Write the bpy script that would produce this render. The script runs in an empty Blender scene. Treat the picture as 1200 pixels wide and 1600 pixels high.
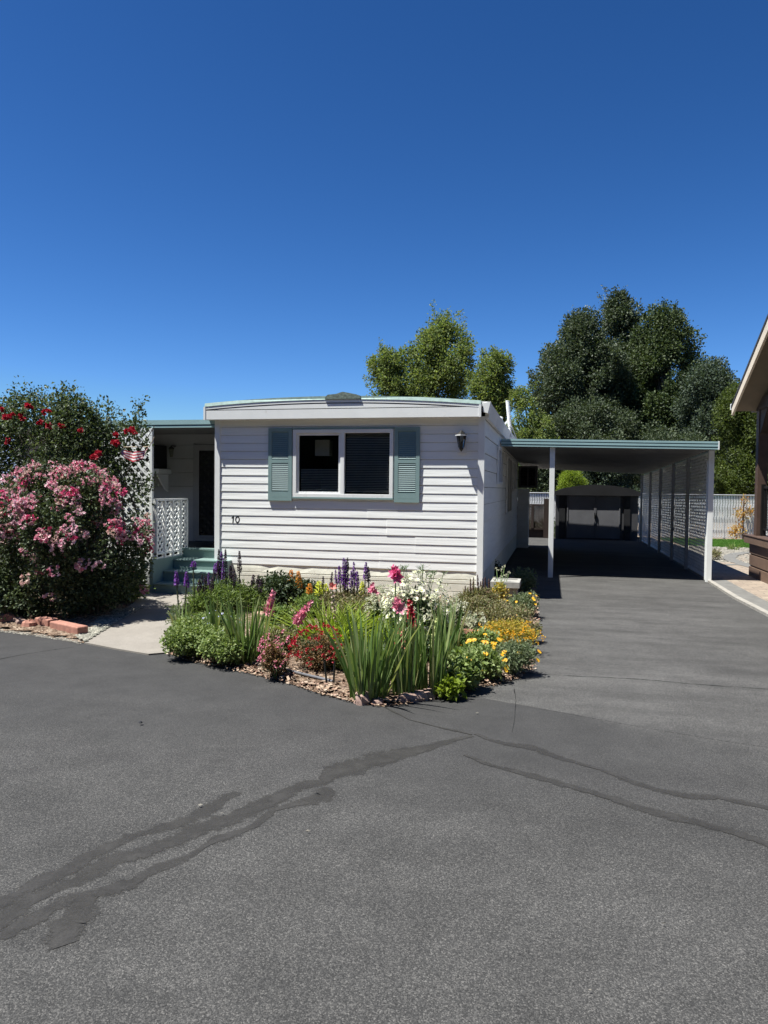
import bpy, math, random
import numpy as np
from mathutils import Vector, Matrix
C = bpy.context.scene
col = C.collection
# ------------------------------------------------------------------ camera
YAW, PITCH, ROLL = 0.22543925, -0.0324387, 0.0105387
CAM = np.array([4.796, -9.952, 1.5]); FPX = 1155.0
def cam_axes():
    cy, sy = math.cos(YAW), math.sin(YAW)
    w = np.array([-sy*math.cos(PITCH), cy*math.cos(PITCH), math.sin(PITCH)])
    r = np.array([cy, sy, 0.0]); u = np.cross(r, w); c, s = math.cos(ROLL), math.sin(ROLL)
    return c*r+s*u, -s*r+c*u, w
RX, UY, WZ = cam_axes()
cd = bpy.data.cameras.new('camera'); cam = bpy.data.objects.new('camera', cd); col.objects.link(cam)
cam.matrix_world = Matrix(((RX[0], UY[0], -WZ[0], CAM[0]), (RX[1], UY[1], -WZ[1], CAM[1]), (RX[2], UY[2], -WZ[2], CAM[2]), (0, 0, 0, 1)))
cd.sensor_fit = 'VERTICAL'; cd.sensor_height = 36; cd.lens = 36*FPX/1600; cd.clip_end = 2000; cd.clip_start = .05
C.camera = cam
C.render.resolution_x = 768; C.render.resolution_y = 1024
# ------------------------------------------------------------------ sky and sun
SUN = np.array([.365, .224, -1.0])                       # the way the light travels
ELEV = math.atan2(1.0, math.hypot(SUN[0], SUN[1])); ROT = math.atan2(-SUN[0], -SUN[1])
w = bpy.data.worlds.new('World'); C.world = w; w.use_nodes = True
nt = w.node_tree; bg = nt.nodes['Background']
sky = nt.nodes.new('ShaderNodeTexSky'); sky.sky_type = 'NISHITA'; sky.sun_disc = False
sky.sun_elevation = ELEV; sky.sun_rotation = ROT; sky.altitude = 1300; sky.air_density = 1.0; sky.dust_density = 0.1; sky.ozone_density = 4.0
bg.inputs[1].default_value = .05
sep = nt.nodes.new('ShaderNodeSeparateColor'); com = nt.nodes.new('ShaderNodeCombineColor'); nt.links.new(sky.outputs[0], sep.inputs[0])
def wm(op, a, b):        # deeper, more saturated high-desert blue than the raw model
    o = nt.nodes.new('ShaderNodeMath'); o.operation = op; nt.links.new(a, o.inputs[0]); o.inputs[1].default_value = b; return o.outputs[0]
for i, (gm_, am_) in enumerate(((1.76, 1.80), (1.45, 1.53), (1.42, 1.81))):
    nt.links.new(wm('MULTIPLY', wm('POWER', wm('MINIMUM', wm('MULTIPLY', sep.outputs[i], .0966), (.45, .5, .6)[i]), gm_), am_/.1035), com.inputs[i])
nt.links.new(com.outputs[0], bg.inputs[0])
ld = bpy.data.lights.new('sun', 'SUN'); ld.energy = 5.0; ld.angle = math.radians(.53); ld.color = (1, .99, .93)
sun = bpy.data.objects.new('sun', ld); col.objects.link(sun)
sun.rotation_euler = Vector(SUN).to_track_quat('-Z', 'Y').to_euler(); sun.location = (-10, -10, 30)
C.view_settings.view_transform = 'Standard'; C.view_settings.look = 'None'; C.view_settings.gamma = 1; C.view_settings.exposure = 1.05
# ------------------------------------------------------------------ pixel helpers (photo pixels -> places in the world)
def ray(u, v): return WZ + RX*(u-600)/FPX - UY*(v-800)/FPX
def on(ax, val, u, v):
    d = ray(u, v); return CAM + d*(val-CAM[ax])/d[ax]
def G(u, v, z=0): return on(2, z, u, v)
# ------------------------------------------------------------------ mesh builder
class MB:
    def __init__(s): s.V = []; s.F = []; s.n = 0
    def arr(s, V, F, m=0):
        V = np.asarray(V, float).reshape(-1, 3); F = np.asarray(F, int)
        s.V.append(V); s.F.append((F+s.n, m)); s.n += len(V); return s
    def poly(s, pts, m=0): return s.arr(pts, [list(range(len(pts)))], m)
    def hexa(s, P, m=0):    # 8 corners: bottom 4 ccw, top 4 ccw
        return s.arr(P, [[3, 2, 1, 0], [4, 5, 6, 7], [0, 1, 5, 4], [1, 2, 6, 5], [2, 3, 7, 6], [3, 0, 4, 7]], m)
    def box(s, x0, y0, z0, x1, y1, z1, m=0):
        return s.hexa([(x0, y0, z0), (x1, y0, z0), (x1, y1, z0), (x0, y1, z0), (x0, y0, z1), (x1, y0, z1), (x1, y1, z1), (x0, y1, z1)], m)
    def prism(s, P, d, m=0):   # planar polygon P swept by d
        P = np.asarray(P, float); n = len(P); d = np.asarray(d, float)
        s.arr(np.vstack([P, P+d]), np.array([[i, (i+1) % n, n+(i+1) % n, n+i] for i in range(n)]), m)
        s.arr(P, [list(range(n))[::-1]], m); s.arr(P+d, [list(range(n))], m); return s
    def tube(s, path, r, n=8, m=0, cap=True):
        path = np.asarray(path, float); k = len(path)
        r = np.full(k, r) if np.isscalar(r) else np.asarray(r, float)
        T = np.gradient(path, axis=0); T /= np.linalg.norm(T, axis=1)[:, None]+1e-9
        a = np.array([0, 0, 1.0]) if abs(T[0][2]) < .9 else np.array([1.0, 0, 0])
        A = np.cross(T, a); A /= np.linalg.norm(A, axis=1)[:, None]+1e-9; B = np.cross(T, A)
        th = np.arange(n)*2*math.pi/n
        V = path[:, None, :] + r[:, None, None]*(np.cos(th)[None, :, None]*A[:, None, :]+np.sin(th)[None, :, None]*B[:, None, :])
        F = [[i*n+j, i*n+(j+1) % n, (i+1)*n+(j+1) % n, (i+1)*n+j] for i in range(k-1) for j in range(n)]
        s.arr(V.reshape(-1, 3), F, m)
        if cap: s.arr(V[0], [list(range(n))[::-1]], m); s.arr(V[-1], [list(range(n))], m)
        return s
    def lathe(s, prof, c=(0, 0, 0), n=16, m=0):
        th = np.arange(n)*2*math.pi/n; k = len(prof)
        V = [(c[0]+r*math.cos(t), c[1]+r*math.sin(t), c[2]+z) for r, z in prof for t in th]
        return s.arr(V, [[i*n+j, i*n+(j+1) % n, (i+1)*n+(j+1) % n, (i+1)*n+j] for i in range(k-1) for j in range(n)], m)
    def merge(s, o, R=None, t=None, sc=1.0):
        off = s.n
        for V in o.V:
            W = V*sc
            if R is not None: W = W@R.T
            if t is not None: W = W+t
            s.V.append(W); s.n += len(V)
        for F, m in o.F: s.F.append((F+off, m))
        return s
    def mesh(s, name, mats, origin=(0, 0, 0), smooth=False):
        V = np.vstack(s.V)-np.asarray(origin, float); me = bpy.data.meshes.new(name)
        me.vertices.add(len(V)); me.vertices.foreach_set('co', V.ravel())
        loops = np.concatenate([F.ravel() for F, m in s.F]); tot = np.concatenate([np.full(F.shape[0], F.shape[1]) for F, m in s.F])
        mi = np.concatenate([np.full(F.shape[0], m) for F, m in s.F])
        st = np.concatenate([[0], np.cumsum(tot)[:-1]])
        me.loops.add(len(loops)); me.loops.foreach_set('vertex_index', loops.astype(np.int32))
        me.polygons.add(len(tot)); me.polygons.foreach_set('loop_start', st.astype(np.int32)); me.polygons.foreach_set('loop_total', tot.astype(np.int32))
        me.polygons.foreach_set('material_index', mi.astype(np.int32))
        me.polygons.foreach_set('use_smooth', np.full(len(tot), bool(smooth)))
        for mm in (mats if isinstance(mats, (list, tuple)) else [mats]): me.materials.append(mm)
        me.update(calc_edges=True); me.validate(); return me
    def build(s, name, mats, parent=None, local=False, smooth=False, bevel=0):
        org = (0, 0, 0)
        if parent is not None and not local:
            p = parent; org = np.zeros(3)
            while p: org = org+np.array(p.location); p = p.parent
        o = bpy.data.objects.new(name, s.mesh(name, mats, org, smooth)); col.objects.link(o); o.parent = parent
        if bevel:
            b = o.modifiers.new('bevel', 'BEVEL'); b.width = bevel; b.segments = 2; b.limit_method = 'ANGLE'
        return o
def tag(o, label=None, cat=None, group=None, kind=None):
    if label: o['label'] = label
    if cat: o['category'] = cat
    if group: o['group'] = group
    if kind: o['kind'] = kind
    return o
def thing(name, label, cat, loc=(0, 0, 0), group=None):
    o = bpy.data.objects.new(name, None); o.empty_display_size = .2; col.objects.link(o); o.location = Vector([float(a) for a in loc])
    return tag(o, label, cat, group)
def struct(name, mb, m, **k): return tag(mb.build(name, m, **k), kind='structure')
def stuff(name, mb, m, label, cat, **k): return tag(mb.build(name, m, **k), label, cat, kind='stuff')
# ------------------------------------------------------------------ materials
class N:
    def __init__(s, name):
        s.m = bpy.data.materials.new(name); s.m.use_nodes = True; s.t = s.m.node_tree; s.p = s.t.nodes['Principled BSDF']
        s.out = s.t.nodes['Material Output']; s.tc = None
    def n(s, ty, ins=None, **k):
        o = s.t.nodes.new(ty)
        for a, b in k.items(): setattr(o, a, b)
        for a, b in (ins or {}).items():
            if isinstance(b, bpy.types.NodeSocket): s.t.links.new(b, o.inputs[a])
            else: o.inputs[a].default_value = b
        return o
    def co(s):
        if not s.tc: s.tc = s.n('ShaderNodeTexCoord').outputs['Object']
        return s.tc
    def noise(s, sc, det=3, rough=.55, vec=None): return s.n('ShaderNodeTexNoise', {'Vector': vec or s.co(), 'Scale': sc, 'Detail': det, 'Roughness': rough}).outputs['Fac']
    def ramp(s, f, stops):
        r = s.n('ShaderNodeValToRGB', {'Fac': f}); e = r.color_ramp.elements
        while len(e) < len(stops): e.new(.5)
        for i, (p, c) in enumerate(stops): e[i].position = p; e[i].color = c if len(c) == 4 else (*c, 1)
        return r.outputs['Color']
    def mix(s, f, a, b, mode='MIX'):
        o = s.n('ShaderNodeMix', data_type='RGBA', blend_type=mode)
        for i, x in ((0, f), (6, a), (7, b)):
            if isinstance(x, bpy.types.NodeSocket): s.t.links.new(x, o.inputs[i])
            else: o.inputs[i].default_value = x if i == 0 or len(x) == 4 else (*x, 1)
        return o.outputs[2]
    def math(s, op, a, b=0.0, c=0.0):
        return s.n('ShaderNodeMath', {0: a, 1: b, 2: c}, operation=op).outputs[0]
    def set(s, **k):
        for a, b in k.items():
            i = s.p.inputs[a.replace('_', ' ')]
            if isinstance(b, bpy.types.NodeSocket): s.t.links.new(b, i)
            else: i.default_value = (*b, 1) if isinstance(b, tuple) and len(b) == 3 else b
        return s
    def bump(s, h, st=.3, d=.01):
        b = s.n('ShaderNodeBump', {'Height': h, 'Strength': st, 'Distance': d}); s.t.links.new(b.outputs[0], s.p.inputs['Normal']); return s
def g3(v, t=(1, 1, 1)): return (v*t[0], v*t[1], v*t[2])
def simple(name, c, rough=.6, var=.15, sc=6, bump=.0, bsc=60, spec=.4, metal=0, dirt=None):
    k = N(name); c2 = tuple(x*(1-var) for x in c); c1 = tuple(min(1, x*(1+var*.5)) for x in c)
    cc = k.ramp(k.noise(sc, 5), [(.3, c2), (.7, c1)])
    if dirt:
        cc = k.mix(k.ramp(k.noise(dirt[0], 6, .7), [(dirt[1], (0, 0, 0)), (dirt[1]+.12, (1, 1, 1))]), cc, dirt[2])
    k.set(Base_Color=cc, Roughness=rough, Specular_IOR_Level=spec, Metallic=metal)
    if bump: k.bump(k.noise(bsc, 4), bump, .004)
    return k.m
def leafmat(name, cols, trans=.35, rough=.55, spec=.25, tint=(1.3, 1.35, .7)):
    k = N(name); r = k.n('ShaderNodeNewGeometry').outputs['Random Per Island']
    cc = k.ramp(r, [(i/(len(cols)-1), c) for i, c in enumerate(cols)])
    k.set(Base_Color=cc, Roughness=rough, Specular_IOR_Level=spec)
    tr = k.n('ShaderNodeBsdfTranslucent', {'Color': k.mix(1.0, cc, tint, 'MULTIPLY')})
    mx = k.n('ShaderNodeMixShader', {0: trans, 1: k.p.outputs[0], 2: tr.outputs[0]}); k.t.links.new(mx.outputs[0], k.out.inputs[0])
    return k.m
WHITE = simple('white_paint', (.775, .785, .765), .5, .06, 3, dirt=(4, .62, (.6, .59, .56)))
def siding_mat():
    k = N('white_siding'); v = k.n('ShaderNodeMapping', {'Vector': k.co(), 'Scale': (.6, .6, 8)}).outputs[0]
    c = k.ramp(k.noise(2.2, 6, .65, v), [(.3, (.75, .757, .735)), (.6, (.832, .84, .815))])
    c = k.mix(k.ramp(k.noise(1.6, 8, .75), [(.6, (0, 0, 0)), (.8, (.5, .5, .5))]), c, (.62, .61, .58))
    k.set(Base_Color=c, Roughness=.5, Specular_IOR_Level=.35).bump(k.noise(1.6, 2, .5, v), .25, .02); return k.m
SIDING = siding_mat()
CREAM = simple('cream_skirting', (.74, .73, .62), .6, .12, 5, .3, 30, dirt=(9, .58, (.42, .38, .30)))
TEAL = simple('teal_paint', (.19, .275, .255), .45, .1, 3, dirt=(7, .66, (.25, .34, .33)))
SHUT = simple('teal_shutter_paint', (.20, .295, .29), .5, .08, 4)
ROOFTEAL = simple('weathered_teal_roof_edge', (.26, .36, .33), .6, .25, 14, dirt=(20, .55, (.17, .22, .19)))
PATCH = simple('mossy_roof_patch', (.16, .20, .17), .9, .5, 30, .8, 60)
CARTRIM = simple('pale_teal_metal', (.30, .45, .46), .35, .08, 3, spec=.6)
CARTRIM2 = simple('dark_teal_metal', (.06, .15, .17), .35, .08, 3, spec=.6)
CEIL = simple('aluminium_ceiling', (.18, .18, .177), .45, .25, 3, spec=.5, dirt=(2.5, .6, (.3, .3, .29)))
DARK = simple('dark_void', (.012, .012, .013), .8, .2)
BLACK = simple('black_paint', (.012, .012, .012), .35, .2)
BROWN = simple('brown_wood_stain', (.085, .053, .040), .55, .3, 5, .3, 50)
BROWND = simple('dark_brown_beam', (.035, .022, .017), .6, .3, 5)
PANELB = simple('brown_composite_panel', (.15, .098, .07), .55, .18, 4, .2, 60)
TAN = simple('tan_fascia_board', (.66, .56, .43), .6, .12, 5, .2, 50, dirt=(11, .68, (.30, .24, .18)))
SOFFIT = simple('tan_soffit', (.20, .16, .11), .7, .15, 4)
SHINGLE = simple('dark_roof_shingle', (.03, .03, .032), .9, .4, 40, .5, 90)
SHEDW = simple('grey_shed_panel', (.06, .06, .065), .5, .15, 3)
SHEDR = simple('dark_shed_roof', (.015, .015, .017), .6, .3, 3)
SLAT = simple('white_fence_slat', (.85, .85, .84), .5, .12, 9)
WIRE = simple('galvanised_wire', (.36, .36, .37), .5, .2, 9, metal=.3)
CONC = None
def glass(name, tint=(.9, .95, .95), refl=.07):
    k = N(name); tr = k.n('ShaderNodeBsdfTransparent', {'Color': (*tint, 1)}); gl = k.n('ShaderNodeBsdfGlossy', {'Color': (1, 1, 1, 1), 'Roughness': .01})
    fr = k.n('ShaderNodeFresnel', {'IOR': 1.5}); mx = k.n('ShaderNodeMixShader', {0: fr.outputs[0], 1: tr.outputs[0], 2: gl.outputs[0]})
    k.t.links.new(mx.outputs[0], k.out.inputs[0]); return k.m
GLASS = glass('window_glass', (.8, .83, .83)); GLASSD = simple('dark_window_glass', (.012, .013, .016), .05, .1, spec=.5)
BLIND = simple('window_blind', (.6, .6, .58), .6, .1)
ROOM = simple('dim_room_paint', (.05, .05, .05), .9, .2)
METALW = simple('white_pipe', (.75, .75, .74), .4, .1, 8, dirt=(12, .6, (.5, .5, .48)))
TERRA = simple('terracotta', (.33, .17, .11), .8, .2, 14, .3, 60)
BRICK = simple('red_edging_brick', (.36, .17, .125), .85, .3, 20, .8, 120, dirt=(25, .6, (.45, .27, .21)))
STONE = simple('pinkish_rock', (.34, .23, .19), .9, .4, 14, .8, 60)
PAVER = simple('pink_stepping_stone', (.48, .30, .24), .85, .2, 14, .4, 80)
PLANT = simple('grey_planter_wood', (.34, .33, .30), .7, .2, 14, .3, 60, dirt=(10, .6, (.3, .28, .25)))
STEM = simple('green_stem', (.10, .16, .05), .6, .3, 9)
STEMD = simple('dark_stem', (.05, .06, .035), .6, .3, 9)
DRYSTEM = simple('dry_stem', (.36, .29, .20), .8, .3, 20)
BARK = simple('tree_bark', (.13, .105, .08), .9, .4, 12, .8, 30)
# ground materials ---------------------------------------------------
def asphalt(name):
    k = N(name); co = k.co()
    vo = k.n('ShaderNodeTexVoronoi', {'Vector': co, 'Scale': 240.0}); vc = k.n('ShaderNodeSeparateColor', {0: vo.outputs['Color']}).outputs[0]
    fine = k.noise(90, 6, .8); gr = k.ramp(fine, [(.32, g3(.42)), (.5, g3(.95)), (.68, g3(1.5))])
    big = k.mix(1.0, k.ramp(k.noise(.5, 7, .62), [(.3, g3(.80)), (.7, g3(1.2))]), k.ramp(k.noise(1.1, 4, .5, k.n('ShaderNodeMapping', {'Vector': co, 'Scale': (.5, 2.0, 1), 'Rotation': (0, 0, .45)}).outputs[0]), [(.35, g3(.90)), (.65, g3(1.08))]), 'MULTIPLY'); mid = k.ramp(k.noise(3.5, 6, .7), [(.3, g3(.82)), (.7, g3(1.18))])
    def mul(a, b, f=1.0): return k.mix(f, a, b, 'MULTIPLY')
    def agg(a, b, light): return mul(k.ramp(vc, [(0, g3(a*.55)), (.5, g3(a*.95)), (.86, g3(b*1.1, (1, .99, .97))), (1, g3(light, (1, .98, .95)))]), gr, .75)
    road = mul(mul(agg(.046, .066, .115), big), mid)
    road = k.mix(k.math('MULTIPLY', k.ramp(k.noise(2.3, 9, .8), [(.60, g3(0)), (.78, g3(1))]), .35), road, g3(.17, (1, .97, .92)))
    sx = k.n('ShaderNodeSeparateXYZ', {0: co}); X, Y = sx.outputs[0], sx.outputs[1]
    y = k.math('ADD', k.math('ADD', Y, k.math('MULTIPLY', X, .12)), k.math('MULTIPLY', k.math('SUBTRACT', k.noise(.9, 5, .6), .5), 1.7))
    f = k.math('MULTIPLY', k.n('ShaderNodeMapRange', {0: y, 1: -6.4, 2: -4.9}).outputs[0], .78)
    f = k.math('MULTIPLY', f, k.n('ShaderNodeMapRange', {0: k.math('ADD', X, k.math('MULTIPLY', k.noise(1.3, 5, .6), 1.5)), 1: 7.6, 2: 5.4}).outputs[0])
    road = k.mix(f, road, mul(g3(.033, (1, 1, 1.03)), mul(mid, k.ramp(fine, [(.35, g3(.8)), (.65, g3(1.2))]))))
    st = k.n('ShaderNodeMapping', {'Vector': co, 'Scale': (.7, 2.2, 1), 'Rotation': (0, 0, .1)}).outputs[0]
    drv = mul(mul(mul(agg(.062, .078, .12), big), k.ramp(k.noise(1.5, 8, .68, st), [(.3, g3(.70)), (.5, g3(1.0)), (.72, g3(1.32))])), mid, .7)
    drv = k.mix(k.math('MULTIPLY', k.ramp(k.noise(4, 8, .8, st), [(.62, g3(0)), (.75, g3(1))]), .4), drv, g3(.14, (1, .98, .95)))
    d = k.math('ADD', k.math('ADD', Y, 4.64), k.math('MULTIPLY', k.math('SUBTRACT', X, 4.23), .345))
    d = k.math('ADD', d, k.math('MULTIPLY', k.math('SUBTRACT', k.noise(3, 6, .7), .5), k.math('MAXIMUM', .04, k.math('MULTIPLY', k.math('SUBTRACT', X, 5.0), 1.5))))
    wd = k.math('MAXIMUM', .012, k.math('MULTIPLY', k.math('SUBTRACT', X, 5.0), .9)); m = k.math('ADD', k.math('DIVIDE', d, wd), .5)
    m = k.n('ShaderNodeClamp', {0: m}).outputs[0]; m = k.math('MULTIPLY', m, k.n('ShaderNodeMapRange', {0: X, 1: 3.9, 2: 4.0}).outputs[0])
    k.set(Base_Color=k.mix(1.0, k.mix(m, road, drv), (1.03, 1.0, .965), 'MULTIPLY'), Roughness=.82, Specular_IOR_Level=.3)
    k.bump(k.math('ADD', k.math('MULTIPLY', vo.outputs['Distance'], -1.2), fine), .5, .0035); return k.m
ROAD = DRIVE = asphalt('asphalt')
def feather(name, lo, hi, rough, thr, nz):
    k = N(name); c = k.ramp(k.noise(7, 7, .7), [(.3, lo), (.7, hi)]); c = k.mix(1.0, c, k.ramp(k.noise(140, 4, .7), [(.3, g3(.8)), (.7, g3(1.3))]), 'MULTIPLY')
    k.set(Base_Color=c, Roughness=rough, Specular_IOR_Level=.3)
    e = k.n('ShaderNodeAttribute', attribute_name='edge').outputs['Fac']; v = k.math('SUBTRACT', k.math('ADD', k.math('MULTIPLY', k.math('ADD', k.noise(nz, 8, .8), k.math('MULTIPLY', k.noise(130, 3, .6), .35)), 2.4), -.98), k.math('MULTIPLY', e, 1.0))
    a = k.math('MULTIPLY', k.n('ShaderNodeMapRange', {0: v, 1: thr-.15, 2: thr+.3}).outputs[0], k.n('ShaderNodeMapRange', {0: k.noise(5, 5, .7), 1: .32, 2: .58, 3: .35, 4: .95}).outputs[0])
    tr = k.n('ShaderNodeBsdfTransparent'); mx = k.n('ShaderNodeMixShader', {0: a, 1: tr.outputs[0], 2: k.p.outputs[0]}); k.t.links.new(mx.outputs[0], k.out.inputs[0])
    k.bump(k.noise(60, 4), .2, .003); return k.m
SEAL = feather('crack_sealant', (.029, .0272, .025), (.043, .0405, .037), .6, -.08, 22)
CRACK = feather('dark_crack', (.010, .010, .010), (.016, .016, .016), .9, .0, 40)
def concrete():
    k = N('path_concrete'); c = k.ramp(k.noise(3, 8, .7), [(.3, (.19, .17, .145)), (.7, (.25, .225, .195))])
    sp = k.ramp(k.noise(120, 3, .6), [(.3, g3(.8)), (.7, g3(1.15))]); c = k.mix(1.0, c, sp, 'MULTIPLY')
    k.set(Base_Color=c, Roughness=.9).bump(k.noise(60, 6, .7), .3, .004); return k.m
CONC = concrete()
def mulch():
    k = N('garden_soil'); vo = k.n('ShaderNodeTexVoronoi', {'Vector': k.n('ShaderNodeMapping', {'Vector': k.co(), 'Scale': (1, 1.7, 1), 'Rotation': (0, 0, .6)}).outputs[0], 'Scale': 42.0})
    vc = k.n('ShaderNodeSeparateColor', {0: vo.outputs['Color']}).outputs[0]
    c = k.ramp(vc, [(0, (.06, .04, .03)), (.4, (.17, .115, .08)), (.75, (.30, .21, .15)), (1, (.46, .37, .28))])
    c = k.mix(1.0, c, k.ramp(k.noise(5, 6), [(.3, g3(.75)), (.7, g3(1.15))]), 'MULTIPLY')
    k.set(Base_Color=c, Roughness=.95, Specular_IOR_Level=.1).bump(k.math('ADD', vo.outputs['Distance'], k.noise(70, 4)), 1.0, .02); return k.m
SOIL = mulch()
CHIP = leafmat('bark_chip', [(.10, .06, .04), (.26, .17, .12), (.40, .30, .22), (.22, .12, .09), (.5, .42, .33)], 0, .9, .1)
DIRT = simple('packed_dirt', (.20, .16, .12), .95, .35, 8, .8, 50, spec=.1)
def gravel(name, lo, hi):
    k = N(name); r = k.n('ShaderNodeNewGeometry').outputs['Random Per Island']; k.set(Base_Color=k.ramp(r, [(0, lo), (1, hi)]), Roughness=.85); return k.m
PEBBLE = gravel('white_pebble', (.10, .09, .075), (.27, .25, .21)); PEBG = gravel('green_grey_pebble', (.10, .10, .08), (.34, .32, .26))
def pavers():
    k = N('tan_paver'); br = k.n('ShaderNodeTexBrick', {'Vector': k.co(), 'Color1': (.235, .185, .145, 1), 'Color2': (.29, .235, .18, 1), 'Mortar': (.13, .11, .09, 1), 'Scale': 1.0, 'Mortar Size': .006, 'Brick Width': .30, 'Row Height': .15})
    c = k.mix(1.0, br.outputs[0], k.ramp(k.noise(6, 6, .7), [(.3, g3(.8)), (.7, g3(1.15))]), 'MULTIPLY')
    k.set(Base_Color=c, Roughness=.85).bump(br.outputs['Fac'], -.4, .005); return k.m
TANP = pavers(); GREYP = simple('grey_border_paver', (.15, .145, .135), .85, .2, 8, .3, 60); KERB = simple('pale_concrete_edging', (.30, .28, .25), .9, .25, 10, .5, 50)
GRASSM = leafmat('lawn_grass', [(.05, .12, .02), (.09, .20, .03), (.12, .24, .04)], .3)
# foliage materials
L_DARK = leafmat('dark_leaf', [(.018, .034, .014), (.030, .052, .020), (.055, .080, .035), (.085, .11, .06)], .2, .5, .3)
L_ROSE = leafmat('rose_leaf', [(.022, .036, .016), (.042, .062, .026), (.075, .10, .045), (.13, .16, .09)], .2, .5, .3)
L_CLIMB = leafmat('climbing_rose_leaf', [(.028, .045, .02), (.05, .075, .03), (.085, .115, .05), (.14, .17, .095)], .3, .5, .3)
L_YEL = leafmat('yellow_green_leaf', [(.08, .12, .032), (.14, .19, .055), (.22, .265, .095), (.13, .14, .04)], .45)
L_POP = leafmat('poplar_leaf', [(.026, .042, .018), (.042, .062, .028), (.070, .092, .046), (.12, .145, .085)], .25, .5, .3)
L_HEDGE = leafmat('hedge_leaf', [(.035, .055, .014), (.07, .10, .02), (.11, .14, .03), (.05, .075, .02)], .35)
L_BLUE = leafmat('blue_green_leaf', [(.035, .056, .034), (.062, .088, .055), (.10, .125, .085)], .25)
L_MID = leafmat('mid_green_leaf', [(.06, .10, .025), (.11, .165, .04), (.17, .235, .065), (.23, .29, .10)], .35)
L_MOUND = leafmat('mound_leaf', [(.10, .15, .045), (.16, .22, .07), (.23, .29, .10), (.30, .35, .16)], .3)
L_LIME = leafmat('lime_leaf', [(.14, .20, .02), (.20, .27, .03), (.26, .32, .05)], .45)
L_IRIS = leafmat('sword_leaf', [(.055, .11, .03), (.11, .18, .05), (.17, .25, .075), (.26, .33, .14), (.36, .34, .16)], .3, .5, .3)
L_GREY = leafmat('grey_green_leaf', [(.09, .125, .06), (.15, .19, .10), (.23, .26, .16)], .25)
L_GOLD = leafmat('golden_leaf', [(.16, .18, .04), (.32, .28, .05), (.50, .38, .06), (.42, .26, .10)], .35)
L_OLIVE = leafmat('olive_leaf', [(.11, .12, .05), (.19, .19, .09), (.28, .26, .14), (.17, .11, .07)], .3)
L_BRONZE = leafmat('dry_bronze_leaf', [(.13, .07, .035), (.24, .14, .07), (.33, .22, .13), (.10, .07, .03)], .3)
L_DEAD = leafmat('scorched_leaf', [(.36, .15, .04), (.5, .28, .07), (.45, .33, .1), (.25, .1, .05)], .3)
def petal(name, *cols): return leafmat(name, list(cols), .3, .5, .3, (1, 1, 1))
P_PINK = petal('hot_pink_petal', (.56, .035, .13), (.70, .09, .24), (.78, .20, .36)); P_PALE = petal('pale_pink_petal', (.70, .36, .46), (.80, .56, .62), (.80, .68, .68), (.80, .32, .46))
P_MIX = petal('mixed_pink_petal', (.62, .06, .17), (.74, .32, .42), (.78, .52, .56), (.76, .62, .58), (.74, .20, .34)); P_FADE = petal('faded_cream_petal', (.55, .38, .32), (.66, .52, .44), (.62, .34, .34)); P_RED = petal('deep_red_petal', (.26, .006, .016), (.38, .012, .03), (.48, .03, .05))
P_PURP = petal('violet_floret', (.12, .03, .24), (.24, .07, .40), (.36, .16, .52)); P_SEED = petal('dark_seed_head', (.02, .012, .022), (.05, .025, .045), (.08, .05, .06), (.12, .05, .16))
P_ORNG = petal('orange_floret', (.70, .26, .04), (.78, .38, .06), (.80, .48, .12)); P_YEL = petal('yellow_petal', (.72, .42, .02), (.80, .52, .03), (.78, .30, .02))
P_LEM = petal('lemon_petal', (.62, .66, .06), (.72, .74, .12)); P_WHT = petal('cream_white_petal', (.48, .50, .30), (.62, .62, .46), (.72, .71, .62)); P_CORAL = petal('coral_petal', (.70, .16, .13), (.75, .30, .24), (.6, .08, .1))
P_ROSEP = petal('rose_pink_petal', (.58, .08, .17), (.70, .20, .30), (.76, .38, .45)); P_BLUE = petal('pale_blue_petal', (.32, .36, .62), (.48, .50, .74)); P_BUD = petal('green_bud', (.35, .42, .14), (.50, .52, .22))
P_BROWNSP = petal('brown_spike', (.12, .05, .04), (.20, .09, .07), (.26, .14, .10))
# ------------------------------------------------------------------ geometry helpers
def nrm(a): return a/(np.linalg.norm(a, axis=-1, keepdims=True)+1e-9)
def rdir(r, n): return nrm(r.normal(size=(n, 3)))
def leaves(mb, P, D, L, W, r, m=0, fold=0.0):
    n = len(P); D = nrm(D); S = nrm(np.cross(D, nrm(r.normal(size=(n, 3))+np.array([0, 0, .0]))))
    L = np.broadcast_to(L, n)[:, None]; W = np.broadcast_to(W, n)[:, None]; Nn = np.cross(S, D)
    V = np.stack([P, P+D*L*.45+S*W*.5+Nn*W*.12, P+D*L-Nn*L*.1, P+D*L*.45-S*W*.5+Nn*W*.12], 1)
    return mb.arr(V.reshape(-1, 3), np.arange(4*n).reshape(n, 4), m)
def lobes_leaves(mb, r, lobes, n, size, asp=.6, shell=.55, m=0, zmin=None, up=.3):
    c = np.array([l[0] for l in lobes]); R = np.array([l[1] if np.ndim(l[1]) else [l[1]]*3 for l in lobes], float)
    wt = R.mean(1)**2; idx = r.choice(len(lobes), n, p=wt/wt.sum()); d = rdir(r, n)
    rad = shell+(1.08-shell)*r.random(n)**.7; P = c[idx]+d*R[idx]*rad[:, None]
    P += r.normal(size=(n, 3))*size*.6
    if zmin is not None: k = P[:, 2] > zmin; P = P[k]; d = d[k]; n = len(P)
    D = nrm(d*.7+rdir(r, n)*.9+np.array([0, 0, up-.3])); L = size*(.6+.8*r.random(n))
    return leaves(mb, P, D, L, L*asp, r, m)
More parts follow.
